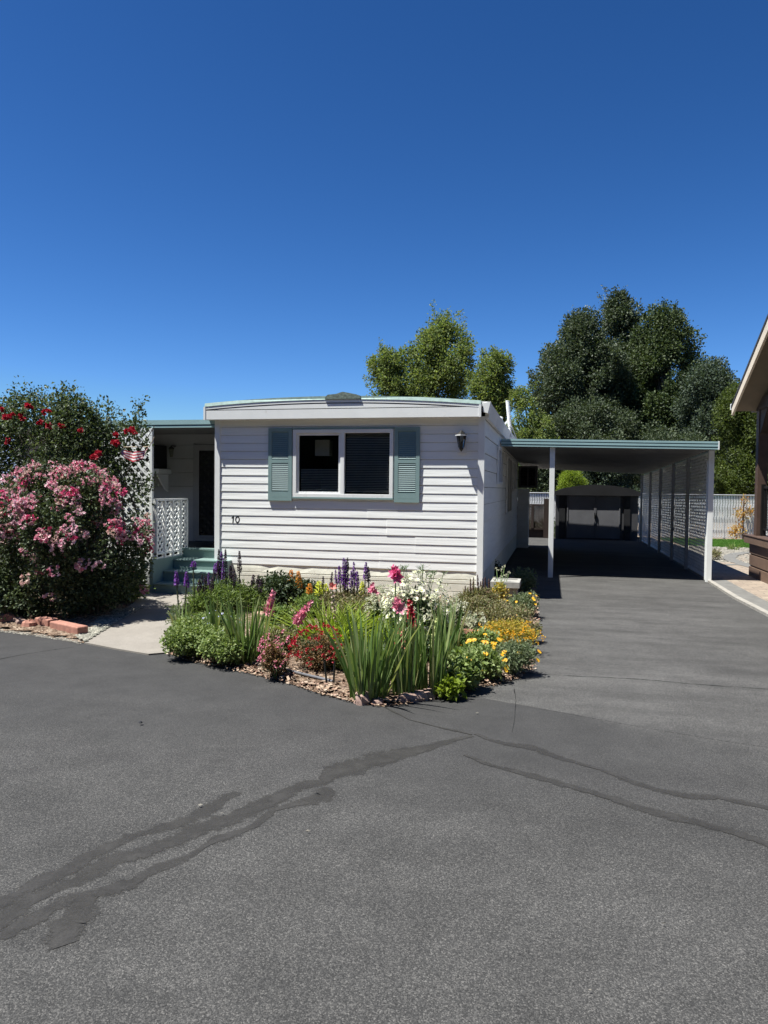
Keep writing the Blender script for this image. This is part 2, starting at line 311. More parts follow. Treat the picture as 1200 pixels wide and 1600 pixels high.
def blade_clump(mb, r, n, h, spread, wid, lean=.25, c=(0, 0, 0), m=0, curl=.3, seg=4, dirbias=None):
    for i in range(n):
        a = r.random()*2*math.pi; rr = spread*math.sqrt(r.random()); b = np.array([c[0]+rr*math.cos(a), c[1]+rr*math.sin(a), c[2]])
        hh = h*(.38+.66*r.random()**.7); ln = lean*(.15+1.5*r.random()**1.5)*(1.5 if r.random() < .05 else 1); a2 = a+r.normal()*.5
        o = np.array([math.cos(a2), math.sin(a2), 0])
        if dirbias is not None: o = nrm(o+np.array(dirbias))
        f = r.random()*math.pi; S = np.array([math.cos(f), math.sin(f), 0]); t = np.linspace(0, 1, seg+1)
        ctr = b+np.outer(t*hh*ln+curl*ln*hh*t**3, o)+np.outer(t*hh*(1-.35*curl*ln*t**2), [0, 0, 1])
        w = wid*(.7+.5*r.random())*np.array([.75, 1, .95, .7, .03] if seg == 4 else np.interp(t, [0, .4, 1], [.7, 1, .03]))
        V = np.concatenate([ctr-np.outer(w/2, S), ctr+np.outer(w/2, S)]); k = seg+1
        mb.arr(V, [[j, j+1, k+j+1, k+j] for j in range(seg)], m)
    return mb
def rotz_to(d, r):
    d = nrm(np.asarray(d, float)); a = nrm(np.cross(d, r.normal(size=3))); b = np.cross(d, a); return np.stack([a, b, d], 1)
def rose_cluster(r, nb=6, rad=.05, fr=.022, pet=9):
    mb = MB()
    for i in range(nb):
        d = nrm(r.normal(size=3)+np.array([0, 0, .8])); c = d*rad*(.6+.5*r.random()) if nb > 1 else np.zeros(3)
        k = pet; dd = nrm(rdir(r, k)+d*.7); P = c+dd*fr*.15
        leaves(mb, P, dd, fr*(.9+.5*r.random(k)), fr*1.2, r)
    return mb
def disc_flower(r, rad=.02, pet=9, cup=.25, center=True):
    mb = MB(); a = np.arange(pet)*2*math.pi/pet
    for t in a:
        d = np.array([math.cos(t), math.sin(t), cup]); s = np.array([-math.sin(t), math.cos(t), 0])*rad*3.0/pet
        mb.arr([d*rad*.15, d*rad*.7+s, d*rad*1.05, d*rad*.7-s], [[0, 1, 2, 3]], 0)
    if center: mb.lathe([(rad*.28, rad*.05), (rad*.25, rad*.18), (.0005, rad*.24)], n=6, m=1)
    return mb
def blossoms(root, name, variants, P, D, S, r, vmats, pick=None, cap=100, local=True):
    """every blossom its own part; past the cap the smaller rest is one part"""
    order = np.argsort(-np.asarray(S)); meshes = [v.mesh(name, vm) for v, vm in zip(variants, vmats)]
    rest = {}
    for j, i in enumerate(order):
        k = int(r.integers(len(variants))) if pick is None else pick[i]; R = rotz_to(D[i], r)
        if j < cap:
            o = bpy.data.objects.new(name, meshes[k]); col.objects.link(o); o.parent = root
            M = Matrix([[*(R[a]*S[i]), P[i][a]] for a in range(3)]+[[0, 0, 0, 1]]); o.matrix_basis = M
        else: rest.setdefault(k, MB()).merge(variants[k], R, np.asarray(P[i]), S[i])
    if rest:
        allm = MB(); mats = []
        for k, mb in rest.items():
            ml = vmats[k] if isinstance(vmats[k], (list, tuple)) else [vmats[k]]; off = len(mats); mats += list(ml)
            base = allm.n; allm.V += mb.V; allm.n += mb.n; allm.F += [(F+base, m+off) for F, m in mb.F]
        tag(allm.build(name, mats, root, local=True), kind='stuff')
exec_order = None
rng = np.random.default_rng(7)
# ================================================================== THE SETTING
def sheet(pts, z): return MB().poly([(x, y, z) for x, y in pts])
def thick(pts, z0, z1): return MB().prism([(x, y, z0) for x, y in pts], (0, 0, z1-z0))
struct('ground', sheet([(-600, -300), (600, -300), (600, 900), (-600, 900)], -.03), DIRT)
struct('road', sheet([(-60, -60), (60, -60), (60, -.7), (7.4, -.7), (4.62, -.7), (3.9, -2.2), (1, -2.4), (-60, -2.4)], 0), ROAD)
seamx = [(u, v) for u, v in ((705, 1086), (735, 1088), (800, 1099), (900, 1118), (1000, 1136), (1090, 1151), (1130, 1158), (1230, 1172))]
sp = [G(u, v) for u, v in seamx]
dpts = [(4.2, -4.45)]+[(p[0], p[1]) for p in sp[1:]]+[(7.6, -4.6), (7.42, -2.5), (7.33, 0), (7.31, 3.4), (7.33, 14.5), (3.0, 14.5), (3.0, 8), (3.8, 8), (4.0, 1), (4.4, 0), (4.4, -3.7)]
struct('driveway', thick(dpts[::-1], -.02, .0014), DRIVE)
def wavy_strip(pix, widths, r, z, jit=.25, sub=7):
    P = np.array([G(u, v)[:2] for u, v in pix]); t = np.arange(len(P)); tt = np.linspace(0, len(P)-1, (len(P)-1)*sub+1)
    x = np.interp(tt, t, P[:, 0]); y = np.interp(tt, t, P[:, 1]); w = np.interp(tt, t, widths)
    def lf():
        q = np.convolve(r.normal(size=len(w)+6), [.15, .25, .3, .3, .3, .25, .15], 'valid'); return q
    Q = np.stack([x, y], 1); Q += np.stack([lf(), lf()], 1)*w[:, None]*.12; T = nrm(np.gradient(Q, axis=0)); S = np.stack([-T[:, 1], T[:, 0]], 1)
    a = w*np.clip(.5+jit*.7*lf()+.05*r.normal(size=len(w)), .1, 1); b = w*np.clip(.5+jit*.7*lf()+.05*r.normal(size=len(w)), .1, 1); k = len(w)
    cols = [Q+S*a[:, None]*1.25, Q+S*a[:, None]*.25, Q-S*b[:, None]*.25, Q-S*b[:, None]*1.25]
    V = np.vstack([np.c_[c, np.full(k, z)] for c in cols]); EDGE.extend([1.0]*k+[0.0]*(2*k)+[1.0]*k)
    return V, [[c*k+j, c*k+j+1, (c+1)*k+j+1, (c+1)*k+j] for c in range(3) for j in range(k-1)]
EDGE = []
def set_edge(o):
    at_ = o.data.attributes.new('edge', 'FLOAT', 'POINT'); at_.data.foreach_set('value', np.array(EDGE, np.float32)); EDGE.clear()
sealm = MB()
for i, (px, wd) in enumerate([
    ([(-60, 1440), (0, 1410), (55, 1385), (110, 1360), (145, 1335), (200, 1310), (250, 1295), (310, 1275), (350, 1250), (372, 1238)], [.11, .10, .09, .10, .09, .08, .075, .075, .07, .03]),
    ([(-60, 1465), (0, 1440), (75, 1398), (140, 1367), (200, 1338), (250, 1319), (300, 1304), (350, 1283), (400, 1260), (450, 1239), (500, 1220), (540, 1202), (600, 1186), (680, 1164), (738, 1149)], [.14, .14, .13, .12, .10, .09, .10, .11, .12, .12, .11, .12, .13, .09, .05]),
    ([(-60, 1485), (0, 1462), (75, 1425), (150, 1390), (205, 1381), (250, 1357), (310, 1330), (350, 1308), (400, 1290), (430, 1265), (500, 1242), (516, 1231)], [.10, .09, .08, .09, .07, .04, .045, .05, .06, .04, .10, .05]),
    ([(120, 1405), (105, 1440), (98, 1476)], [.10, .13, .09]),
    ([(742, 1147), (770, 1158), (825, 1168), (880, 1186), (950, 1205), (1025, 1232), (1075, 1244), (1125, 1247), (1230, 1271)], [.03, .05, .07, .05, .055, .055, .06, .05, .055]),
    ([(725, 1180), (765, 1196), (850, 1217), (925, 1238), (1000, 1262), (1100, 1289), (1230, 1330)], [.02, .05, .06, .06, .065, .06, .065]),
    ([(600, 1105), (640, 1125), (700, 1140), (738, 1148)], [.012, .02, .03, .02])]):
    V, F = wavy_strip(px, wd, rng, .0015+i*.0003, .35); sealm.arr(V, F)
set_edge(struct('crack_sealant', sealm, SEAL))
ck = MB()
V, F = wavy_strip([(828, 1053), (900, 1057), (1000, 1062), (1090, 1070), (1230, 1079)], [.012]*5, rng, .0032, 1.2, 20); ck.arr(V, F)
V, F = wavy_strip([(803, 1075), (806, 1095), (804, 1125), (800, 1145)], [.006, .004, .003, .002], rng, .0036, 1.0, 10); ck.arr(V, F)
V, F = wavy_strip([(-20, 1034), (40, 1022), (115, 1011)], [.012, .01, .008], rng, .0025, 1.0, 10); ck.arr(V, F)
set_edge(struct('asphalt_cracks', ck, CRACK))
path_pts = [(.5, -3.82), (.95, -3.98), (1.33, -4.09), (1.47, -3.98), (.27, -.95), (.25, -.70), (-.68, -.70), (-.60, -1.0)]
struct('concrete_path', thick(path_pts, -.05, .014), CONC)
def mound(pts, hmax, r, step=.07, edge=.35, z0=.006):
    from mathutils import geometry
    P = np.array(pts); mb = MB(); lo = P.min(0); hi = P.max(0)
    # triangulated boundary sheet plus height grid
    xs = np.arange(lo[0], hi[0], step); ys = np.arange(lo[1], hi[1], step)
    def inside(x, y):
        c = False; j = len(P)-1
        for i in range(len(P)):
            if (P[i][1] > y) != (P[j][1] > y) and x < (P[j][0]-P[i][0])*(y-P[i][1])/(P[j][1]-P[i][1])+P[i][0]: c = not c
            j = i
        return c
    def dist(x, y):
        d = 9
        for i in range(len(P)):
            a = P[i-1]; b = P[i]; ab = b-a; t = max(0, min(1, np.dot(np.array([x, y])-a, ab)/np.dot(ab, ab))); q = a+t*ab; d = min(d, math.hypot(x-q[0], y-q[1]))
        return d
    idx = {}; V = []; F = []
    for i, x in enumerate(xs):
        for j, y in enumerate(ys):
            if inside(x, y):
                d = dist(x, y); idx[i, j] = len(V); V.append((x+r.normal()*.012, y+r.normal()*.012, z0+hmax*min(1, d/edge)**.7+abs(r.normal())*.008))
    for (i, j) in idx:
        q = [(i, j), (i+1, j), (i+1, j+1), (i, j+1)]
        if all(a in idx for a in q): F.append([idx[a] for a in q])
    mb.arr(V, F); mb.poly([(x, y, z0-.001) for x, y in pts]); return mb
bed_pts = [(1.46, -3.99), (1.81, -4.21), (2.16, -4.32), (2.51, -4.49), (2.85, -4.66), (3.17, -4.87), (3.5, -5.03), (3.69, -5.06), (3.84, -4.93), (4.07, -4.66), (4.32, -4.36), (4.5, -4.10), (4.65, -3.72), (4.61, -3.0), (4.60, -2.48), (4.66, -1.5), (4.62, -.42), (4.60, .5), (4.45, 2.6), (3.88, 2.6), (3.88, .02), (.27, .02), (.27, -.95)]
struct('garden_bed', mound(bed_pts, .05, rng), SOIL)
left_pts = [(.48, -3.81), (.2, -3.70), (-.19, -3.60), (-.71, -3.50), (-2.2, -3.4), (-4, -3.3), (-9, -3.2), (-9, -.9), (-.68, -.9), (-.60, -1.0)]
struct('rose_bed', mound(left_pts, .035, rng, .06), SOIL)
# litter: bark chips on the beds, pebbles, grit at the asphalt edge
def scatter_in(pts, n, r):
    P = np.array(pts); lo = P.min(0); hi = P.max(0); out = []
    while len(out) < n:
        x, y = lo+(hi-lo)*r.random(2); c = False; j = len(P)-1
        for i in range(len(P)):
            if (P[i][1] > y) != (P[j][1] > y) and x < (P[j][0]-P[i][0])*(y-P[i][1])/(P[j][1]-P[i][1])+P[i][0]: c = not c
            j = i
        if c: out.append((x, y))
    return np.array(out)
def chips(pts, n, r, z, sz):
    P = np.c_[scatter_in(pts, n, r), z+r.random(n)*.015]; mb = MB(); D = rdir(r, n); D[:, 2] *= .35
    k = len(P); D = nrm(D); S = nrm(np.cross(D, np.array([0, 0, 1.0])+r.normal(size=(k, 3))*.35)); L = sz*(.4+r.random(k))[:, None]; Wd = L*(.25+.4*r.random(k))[:, None]
    V = np.stack([P-D*L/2-S*Wd/2, P+D*L/2-S*Wd/2, P+D*L/2*.9+S*Wd/2, P-D*L/2*.8+S*Wd/2], 1); V[:, :, 2] += .004
    return mb.arr(V.reshape(-1, 3), np.arange(4*k).reshape(k, 4))
stuff('bark_chips', chips(bed_pts, 14000, rng, .03, .035).merge(chips([(x*1.0+(x-3)*.02, y-.035) for x, y in bed_pts[:14]]+[(4.3, -3.4), (3.6, -4.3), (2.5, -4.1)], 5000, rng, .008, .022)), CHIP, 'brown bark chips and dry leaf bits covering the front flower bed', 'mulch')
def pebbles(pts, n, r, z, rad):
    P = np.c_[scatter_in(pts, n, r), np.full(n, z)]; mb = MB()
    base = np.array([(1, 0, 0), (0, 1, 0), (-1, 0, 0), (0, -1, 0), (0, 0, 1), (.7, .7, .5), (-.7, .7, .5), (-.7, -.7, .5), (.7, -.7, .5)], float)
    F = [[0, 5, 4, 8], [1, 6, 4, 5], [2, 7, 4, 6], [3, 8, 4, 7]]; T = [[0, 1, 5], [1, 2, 6], [2, 3, 7], [3, 0, 8]]
    s = rad*(.5+r.random((n, 1, 1)))*np.concatenate([.8+.4*r.random((n, 1, 2)), .6*np.ones((n, 1, 1))], 2)
    B = base[None]+r.normal(size=(n, 9, 3))*.12; V = P[:, None, :]+B*s; off = (np.arange(n)*9)[:, None, None]
    mb.arr(V.reshape(-1, 3), (np.array(F)[None]+off).reshape(-1, 4)); base_n = mb.n-9*n
    mb.F.append(((np.array(T)[None]+off).reshape(-1, 3)+base_n, 0)); return mb
stuff('pebbles', pebbles([(.50, -3.80), (-.05, -3.35), (-.45, -2.2), (-.05, -1.9), (.22, -2.9)], 2600, rng, .02, .018), PEBG, 'pale rounded pebbles beside the concrete path by the rose bed', 'pebbles')
stuff('grit', pebbles([(x, y-.05) for x, y in left_pts[:5]]+[(-2.2, -3.2), (-.3, -3.4), (.4, -3.6)], 2200, rng, .002, .009), PEBBLE, 'fine pale grit spilled along the edging bricks', 'grit')
# right hand side: edging, border pavers, patio, pebble yard, lawn
struct('driveway_edging', thick([(7.30, 3.3), (7.27, 1.2), (7.33, -.4), (7.42, -2.6), (7.50, -2.6), (7.41, -.4), (7.35, 1.2), (7.37, 3.3)], -.03, .035), KERB)
struct('border_pavers', thick([(7.375, 3.6), (7.355, 1.2), (7.415, -.4), (7.505, -2.6), (7.75, -2.6), (7.66, -.4), (7.61, 1.2), (7.62, 3.6)], -.03, .03), GREYP)
struct('patio_pavers', thick([(7.625, 3.6), (7.615, 1.2), (7.665, -.4), (7.755, -2.6), (12, -2.6), (12, 6.6), (7.45, 6.6), (7.45, 3.61)], -.03, .028), TANP)
cv = [G(u, v) for u, v in ((1210, 867), (1168, 866), (1148, 870), (1141, 874), (1150, 879), (1168, 885), (1210, 897))]
struct('curved_path', thick([(cv[i][0], cv[i][1]) for i in range(7)], -.03, .022), TANP)
EDGE.clear(); V, F = wavy_strip([(1215, 866), (1168, 865), (1146, 869), (1139, 874), (1149, 880), (1168, 886), (1215, 899)], [.22]*7, rng, .035, .02, 5)
struct('curved_border', MB().arr(V, F), GREYP)
V, F = wavy_strip([(1128, 885), (1150, 884), (1215, 880)], [.14]*3, rng, .034, .02, 5)
struct('yard_border', MB().arr(V, F), GREYP)
struct('pebble_yard', sheet([(7.45, 6.6), (14, 6.6), (14, 15.3), (7.45, 15.3)], .0), DIRT)
stuff('yard_pebbles', pebbles([(7.5, 6.7), (11, 6.7), (11.3, 11.2), (9, 11.4), (7.5, 11.4)], 9000, rng, .006, .035), PEBBLE, 'cream rounded landscape pebbles beside the small lawn', 'gravel')
lp = [(8.4, 11.5), (9.3, 11.1), (11, 11.2), (14, 11.0), (14, 14.3), (8.0, 14.6)]
struct('lawn_soil', sheet(lp, .012), simple('lawn_thatch', (.09, .16, .035), .9, .2, 5))
gp = np.c_[scatter_in(lp, 30000, rng), np.full(30000, .012)]; gm = MB(); dd = rdir(rng, 30000)*.5; dd[:, 2] = 1; leaves(gm, gp, dd, .05, .012, rng)
stuff('lawn_grass', gm, GRASSM, 'short bright green lawn in front of the white fence', 'lawn')
# ================================================================== MOBILE HOME
W = 3.87; Z1 = .385; RH = .1162; ZT = 2.47
def clip_rows(z0, z1, rh, holes):
    zs = []; k = 0
    while z0+k*rh < z1-1e-6:
        a = z0+k*rh; b = min(a+rh, z1); cuts = sorted({a, b}|{h for o in holes for h in o[2:4] if a < h < b})
        for i in range(len(cuts)-1): zs.append((a, rh, cuts[i], cuts[i+1]))
        k += 1
    return zs
def siding(org, du, nv, length, z0, z1, rh, lip, holes=(), wav=0.0, r=None):
    """lap siding: every course leans out towards its lower edge"""
    mb = MB(); org = np.array(org, float); du = np.array(du, float); nv = np.array(nv, float)
    for a, h, lo, hi in clip_rows(z0, z1, rh, holes):
        segs = [(0, length)]
        for o in holes:
            if o[2] < hi-1e-6 and o[3] > lo+1e-6:
                segs = [q for s0, s1 in segs for q in ((s0, min(s1, o[0])), (max(s0, o[1]), s1)) if q[1]-q[0] > 1e-4]
        for s0, s1 in segs:
            k = max(1, int((s1-s0)/.4)); ss = np.linspace(s0, s1, k+1); jo = None
            if r is not None and s1-s0 > 2:
                jr = np.random.default_rng(int(round((a-z0)/h))//2+40); jo = s0+(s1-s0)*(.2+.6*jr.random()); ss = np.sort(np.concatenate([ss, [jo-.0012, jo+.0012]])); k += 2
            prof = [(lo, lip*(1-(lo-a)/h)), (hi, lip*(1-(hi-a)/h))]
            if abs(hi-a-h) < 1e-4: prof = [prof[0], (hi-.011, lip*.011/h), (hi, -.012)]
            if lo == a: prof = [(lo, -.013), (lo-.001, lip*.9)]+[(lo+.004, lip)]+prof[1:]
            wv = (r.normal(size=k+1)*wav if r is not None else np.zeros(k+1))
            V = [org+du*s+nv*(d+wv[i]*(d > 0)+(.0022 if jo is not None and s > jo else 0))+np.array([0, 0, z+wv[i]*.6]) for z, d in prof for i, s in enumerate(ss)]
            n = k+1; F = [[j*n+i, j*n+i+1, (j+1)*n+i+1, (j+1)*n+i] for j in range(len(prof)-1) for i in range(k)]
            mb.arr(V, F)
    return mb
home = thing('mobile_home', 'white lap sided mobile home with teal window shutters and low curved roof', 'mobile home', (0, 0, 0))
WX0, WX1, WZ0, WZ1 = 1.19, 2.64, 1.36, 2.31
HL = 9.6
siding((.06, 0, 0), (1, 0, 0), (0, -1, 0), W-.12, Z1, ZT, RH, .0072, [(WX0-.06+.03, WX1-.06-.03, WZ0+.03, WZ1-.03)], .0004, rng).build('front_siding', SIDING, home)
siding((W, 0.06, 0), (0, 1, 0), (1, 0, 0), HL-.06, Z1-.02, ZT, RH*2, .012, [], .0006, rng).build('side_siding', SIDING, home)
siding((0, 1.5, 0), (0, -1, 0), (-1, 0, 0), 1.44, Z1, ZT, RH*2, .011).build('side_siding', SIDING, home)
core = MB().box(.004, .07+1.2, .02, W-.004, HL, ZT+.08); core.box(.004, .07, .02, WX0+.03, 1.2, ZT+.08); core.box(WX1-.03, .07, .02, W-.004, 1.2, ZT+.08)
core.box(WX0+.03, .07, .02, WX1-.03, 1.2, WZ0+.03); core.box(WX0+.03, .07, WZ1-.03, WX1-.03, 1.2, ZT+.08); core.build('wall_core', ROOM, home)
for x0, x1 in ((0-.012, .066), (W-.07, W+.014)):
    MB().box(x0, -.022, .02 if x0 > 1 else .30, x1, .0, ZT).box(x0 if x0 < 1 else x1-.014, .0, .02 if x0 > 1 else .30, x0+.014 if x0 < 1 else x1, .06, ZT).build('corner_trim', WHITE, home)
sk = MB(); zz = [(0.0, .022), (.10, .02), (.106, .036), (.112, .02), (.205, .018), (.212, .034), (.22, .017), (.262, .017), (.27, .034), (.278, .018), (.33, .022), (.40, .03)]
xs = np.linspace(.066, W-.07, 30); wv = rng.normal(size=30)*.004
V = [(x, d+wv[i]*(1 if z > .3 else .3)-.024, z) for z, d in zz for i, x in enumerate(xs)]; n = 30
sk.arr(V, [[j*n+i, j*n+i+1, (j+1)*n+i+1, (j+1)*n+i] for j in range(len(zz)-1) for i in range(n-1)])
sk.build('skirting', CREAM, home)
MB().box(W+.001, .06, .0, W+.01, HL, Z1-.02).build('skirting', CREAM, home)
# roof and gable fascia
def arch(x): t = (x-1.88)/1.99; return 2.625+.085*(1-t*t)-.006*(x-1.88)
ax = np.linspace(-.11, 3.84, 25)
MB().box(-.11, -.150, 2.455, 3.83, -.128, 2.582).build('fascia', WHITE, home)
MB().prism([(-.10, -.126, 2.46), (3.82, -.126, 2.46)]+[(x, -.126, arch(x)-.01) for x in ax[::-1]], (0, .012, 0)).build('fascia_backing', simple('painted_shadow_gap', (.12, .12, .12)), home)  # dark grey backing paints the shade inside the fascia grooves
up = [(x, -.148, 2.593) for x in (ax[0], ax[-1])]+[(x, -.148, max(2.594, arch(x)-.055)) for x in ax[::-1]]
MB().prism(up, (0, .020, 0)).build('fascia', WHITE, home)
b1 = [(x, -.152, arch(x)-.04) for x in ax]+[(x, -.152, arch(x)) for x in ax[::-1]]
MB().prism(b1, (0, .03, 0)).box(-.125, -.157, 2.45, -.095, -.11, arch(-.11)-.002).box(3.815, -.157, 2.45, 3.845, -.11, arch(3.83)-.002).build('fascia_trim', WHITE, home)
b2 = [(x, -.158, arch(x)+.001) for x in ax]+[(x, -.14, arch(x)+.05) for x in ax[::-1]]
MB().prism(b2, (0, .05, 0)).build('roof_edge', ROOFTEAL, home)
MB().box(-.1, -.121, 2.452, 3.82, .02, 2.47).build('soffit', WHITE, home)
rf = MB(); rx = np.linspace(-.11, 3.94, 25)
V = [(x, y, arch(x)+dz) for y in (-.10, HL+.1) for dz in (.045, -.02) for x in rx]; n = 25
rf.arr(V, [[i, i+1, 2*n+i+1, 2*n+i] for i in range(n-1)]+[[n+i, 3*n+i, 3*n+i+1, n+i+1] for i in range(n-1)]+[[i, n+i, n+i+1, i+1] for i in range(n-1)]+[[0, 2*n, 3*n, n], [n-1, 2*n-1, 4*n-1, 3*n-1]])
rf.build('roof', WHITE, home)
pl = MB(); k = 14; th = np.linspace(0, math.pi, k)
for (x0, x1, h, yy) in ((1.68, 2.22, .085, -.172),):
    top = [(1.70, arch(1.7)+.03), (1.74, arch(1.74)+.065), (1.86, 2.785), (1.95, 2.812), (2.02, 2.80), (2.14, 2.775), (2.20, arch(2.2)+.05), (2.21, arch(2.2)+.01)]
    pts = [(1.70, -.17, arch(1.7)+.004)]+[(x, -.17+.0*z, z) for x, z in top]
    pl.prism(pts, (0, .05, 0)); ctr = (1.95, .45, arch(1.95)+.05)
    pl.arr([(x, -.12, z) for x, z in top]+[ctr], [[i, i+1, len(top)] for i in range(len(top)-1)])
pl.build('roof_patch', PATCH, home)
MB().hexa([(3.865, -.12, 2.52), (3.93, -.12, 2.50), (3.95, .0, 2.50), (3.865, .0, 2.52), (3.865, -.12, 2.63), (3.965, -.12, 2.655), (3.965, .0, 2.655), (3.865, .0, 2.63)]).build('gutter_end', WHITE, home)
MB().hexa([(3.885, .0, 2.44), (3.93, .0, 2.44), (3.93, HL, 2.40), (3.885, HL, 2.40), (3.89, .0, 2.64), (3.965, .0, 2.64), (3.95, HL, 2.58), (3.89, HL, 2.58)]).build('gutter', WHITE, home)
# front window
wn = MB(); fx = .045
def frame(mb, x0, x1, z0, z1, t, y0, y1):
    mb.box(x0, y0, z0, x1, y1, z0+t); mb.box(x0, y0, z1-t, x1, y1, z1); mb.box(x0, y0, z0+t, x0+t, y1, z1-t); mb.box(x1-t, y0, z0+t, x1, y1, z1-t); return mb
win = frame(wn, WX0, WX1, WZ0, WZ1, .05, -.034, .05).box((WX0+WX1)/2-.028, -.03, WZ0+.05, (WX0+WX1)/2+.028, .05, WZ1-.05).build('window', WHITE, home, bevel=.003)
frame(MB(), WX0+.052, 1.884, WZ0+.052, WZ1-.052, .028, -.012, .03).build('sash', WHITE, win)
for x0, x1 in ((WX0+.055, 1.884), (1.945, WX1-.052)):
    MB().poly([(x0+.002, .01, WZ0+.052), (x1-.002, .01, WZ0+.052), (x1-.002, .01, WZ1-.052), (x0+.002, .01, WZ1-.052)]).build('pane', GLASS, win)
bl = MB()
for x0, x1, zs in ((1.95, WX1-.06, np.arange(WZ0+.08, WZ1-.07, .0235)), (WX0+.09, 1.87, np.arange(WZ0+.08, WZ0+.40, .0235))):
    for z in zs: bl.hexa([(x0, .055, z), (x1, .055, z), (x1, .068, z+.012), (x0, .068, z+.012), (x0, .055, z+.0012), (x1, .055, z+.0012), (x1, .068, z+.0132), (x0, .068, z+.0132)])
bl.build('blind', BLIND, win)
MB().box(WX0-.005, -.04, WZ0-.02, WX1+.005, .01, WZ0-.001).build('window_sill', SHUT, win); MB().box(WX0-.02, -.028, WZ1+.001, WX1+.02, .0, WZ1+.03).build('window_head', SHUT, win)
# interior seen through the glass
MB().box(WX0+.2, .35, WZ1-.35, WX0+.42, .5, WZ1-.12).build('curtain', BLIND, win)
for sx0, sx1 in ((.82, 1.175), (2.66, 3.01)):
    z0, z1 = 1.305, 2.335
    sh = frame(MB(), sx0, sx1, z0, z1, .052, -.034, -.010).box(sx0+.052, -.034, z0+.05, sx1-.052, -.010, z0+.13).box(sx0+.05, -.018, z0+.05, sx1-.05, -.008, z1-.05)
    sh = sh.box(sx0+.052, -.034, (z0+z1)/2+.02, sx1-.052, -.018, (z0+z1)/2+.07).build('shutter', SHUT, home)
    lv = MB()
    for zc in list(np.arange(z0+.150, (z0+z1)/2+.01, .028))+list(np.arange((z0+z1)/2+.085, z1-.07, .028)):
        lv.hexa([(sx0+.055, -.032, zc-.004), (sx1-.055, -.032, zc-.004), (sx1-.055, -.018, zc+.018), (sx0+.055, -.018, zc+.018), (sx0+.055, -.032, zc+.001), (sx1-.055, -.032, zc+.001), (sx1-.055, -.018, zc+.023), (sx0+.055, -.018, zc+.023)])
    lv.build('louvre', SHUT, sh)
# house number 10, lying on the slope of one course
def ny_(z, o): return -(.0072*(1-(z-.966)/.1162)+.0010+o)
one = [(.262, .972), (.279, .972), (.284, 1.071), (.268, 1.071), (.245, 1.047), (.250, 1.034), (.266, 1.045)]
n = len(one); nb_ = MB().arr([(x, ny_(z, .0012), z) for x, z in one]+[(x, ny_(z, 0), z) for x, z in one], [[i, n+i, n+(i+1) % n, (i+1) % n] for i in range(n)])
nb_.arr([(x, ny_(z, .0012), z) for x, z in one], [list(range(n))]).build('house_number', BLACK, home)
th = np.linspace(0, 2*math.pi, 25)[:-1]; zr = MB(); n = 24
O = [(.340+.036*math.cos(t), 1.021+.050*math.sin(t)) for t in th]; I = [(.340+.0195*math.cos(t), 1.021+.033*math.sin(t)) for t in th]
V = [(x, ny_(z, .0012), z) for x, z in O]+[(x, ny_(z, .0012), z) for x, z in I]+[(x, ny_(z, 0), z) for x, z in O]+[(x, ny_(z, 0), z) for x, z in I]
zr.arr(V, [[i, (i+1) % n, n+(i+1) % n, n+i] for i in range(n)]+[[i, 2*n+i, 2*n+(i+1) % n, (i+1) % n] for i in range(n)]+[[n+i, n+(i+1) % n, 3*n+(i+1) % n, 3*n+i] for i in range(n)])
zr.build('house_number', BLACK, home)
# wall lantern
lx, lz = 3.585, 2.02
lan = MB().box(lx-.06, -.03, lz-.04, lx+.06, -.012, lz+.14).build('wall_lantern', METALW, home)
MB().tube([(lx, -.02, lz+.03), (lx, -.06, lz-.005), (lx, -.10, lz+.0), (lx, -.115, lz+.03)], .009, 8).build('bracket', BLACK, lan)
MB().lathe([(.002, .262), (.012, .255), (.022, .245), (.07, .205), (.078, .195), (.078, .188), (.06, .188)], (lx, -.115, lz), 8).build('lantern_cap', BLACK, lan); MB().lathe([(.0, -.03), (.014, -.01), (.03, .012), (.032, .03), (.0, .032)], (lx, -.115, lz), 8).build('finial', BLACK, lan)
MB().lathe([(.082, .184), (.082, .196), (.079, .196), (.079, .184)], (lx, -.115, lz), 8).build('lantern_rim', METALW, lan)
MB().lathe([(.034, .032), (.062, .186)], (lx, -.115, lz), 6).build('lantern_glass', glass('lantern_glass', (.55, .56, .52)), lan)
cg = MB()
for i in range(6):
    t = i*math.pi/3; cg.tube([(lx+.036*math.cos(t), -.115+.036*math.sin(t), lz+.03), (lx+.064*math.cos(t), -.115+.064*math.sin(t), lz+.188)], .0035, 4)
cg.tube([(lx, -.115, lz+.03), (lx, -.115, lz+.11)], .012, 8).build('lantern_cage', BLACK, lan)
# side windows
for y0, y1, z0, z1 in ((2.3, 3.3, 1.62, 2.17), (4.7, 6.3, 1.05, 2.12), (7.2, 7.9, 1.5, 2.1)):
    s = MB()
    for a in (y0, y1-.05, (y0+y1)/2): s.box(W+.01, a, z0, W+.045, a+.05, z1)
    s.box(W+.01, y0, z0-.04, W+.045, y1, z0).box(W+.01, y0, z1, W+.045, y1, z1+.04)
    s = s.build('side_window', WHITE, home); MB().box(W+.008, y0+.05, z0, W+.02, y1-.05, z1).build('pane', GLASSD, s)
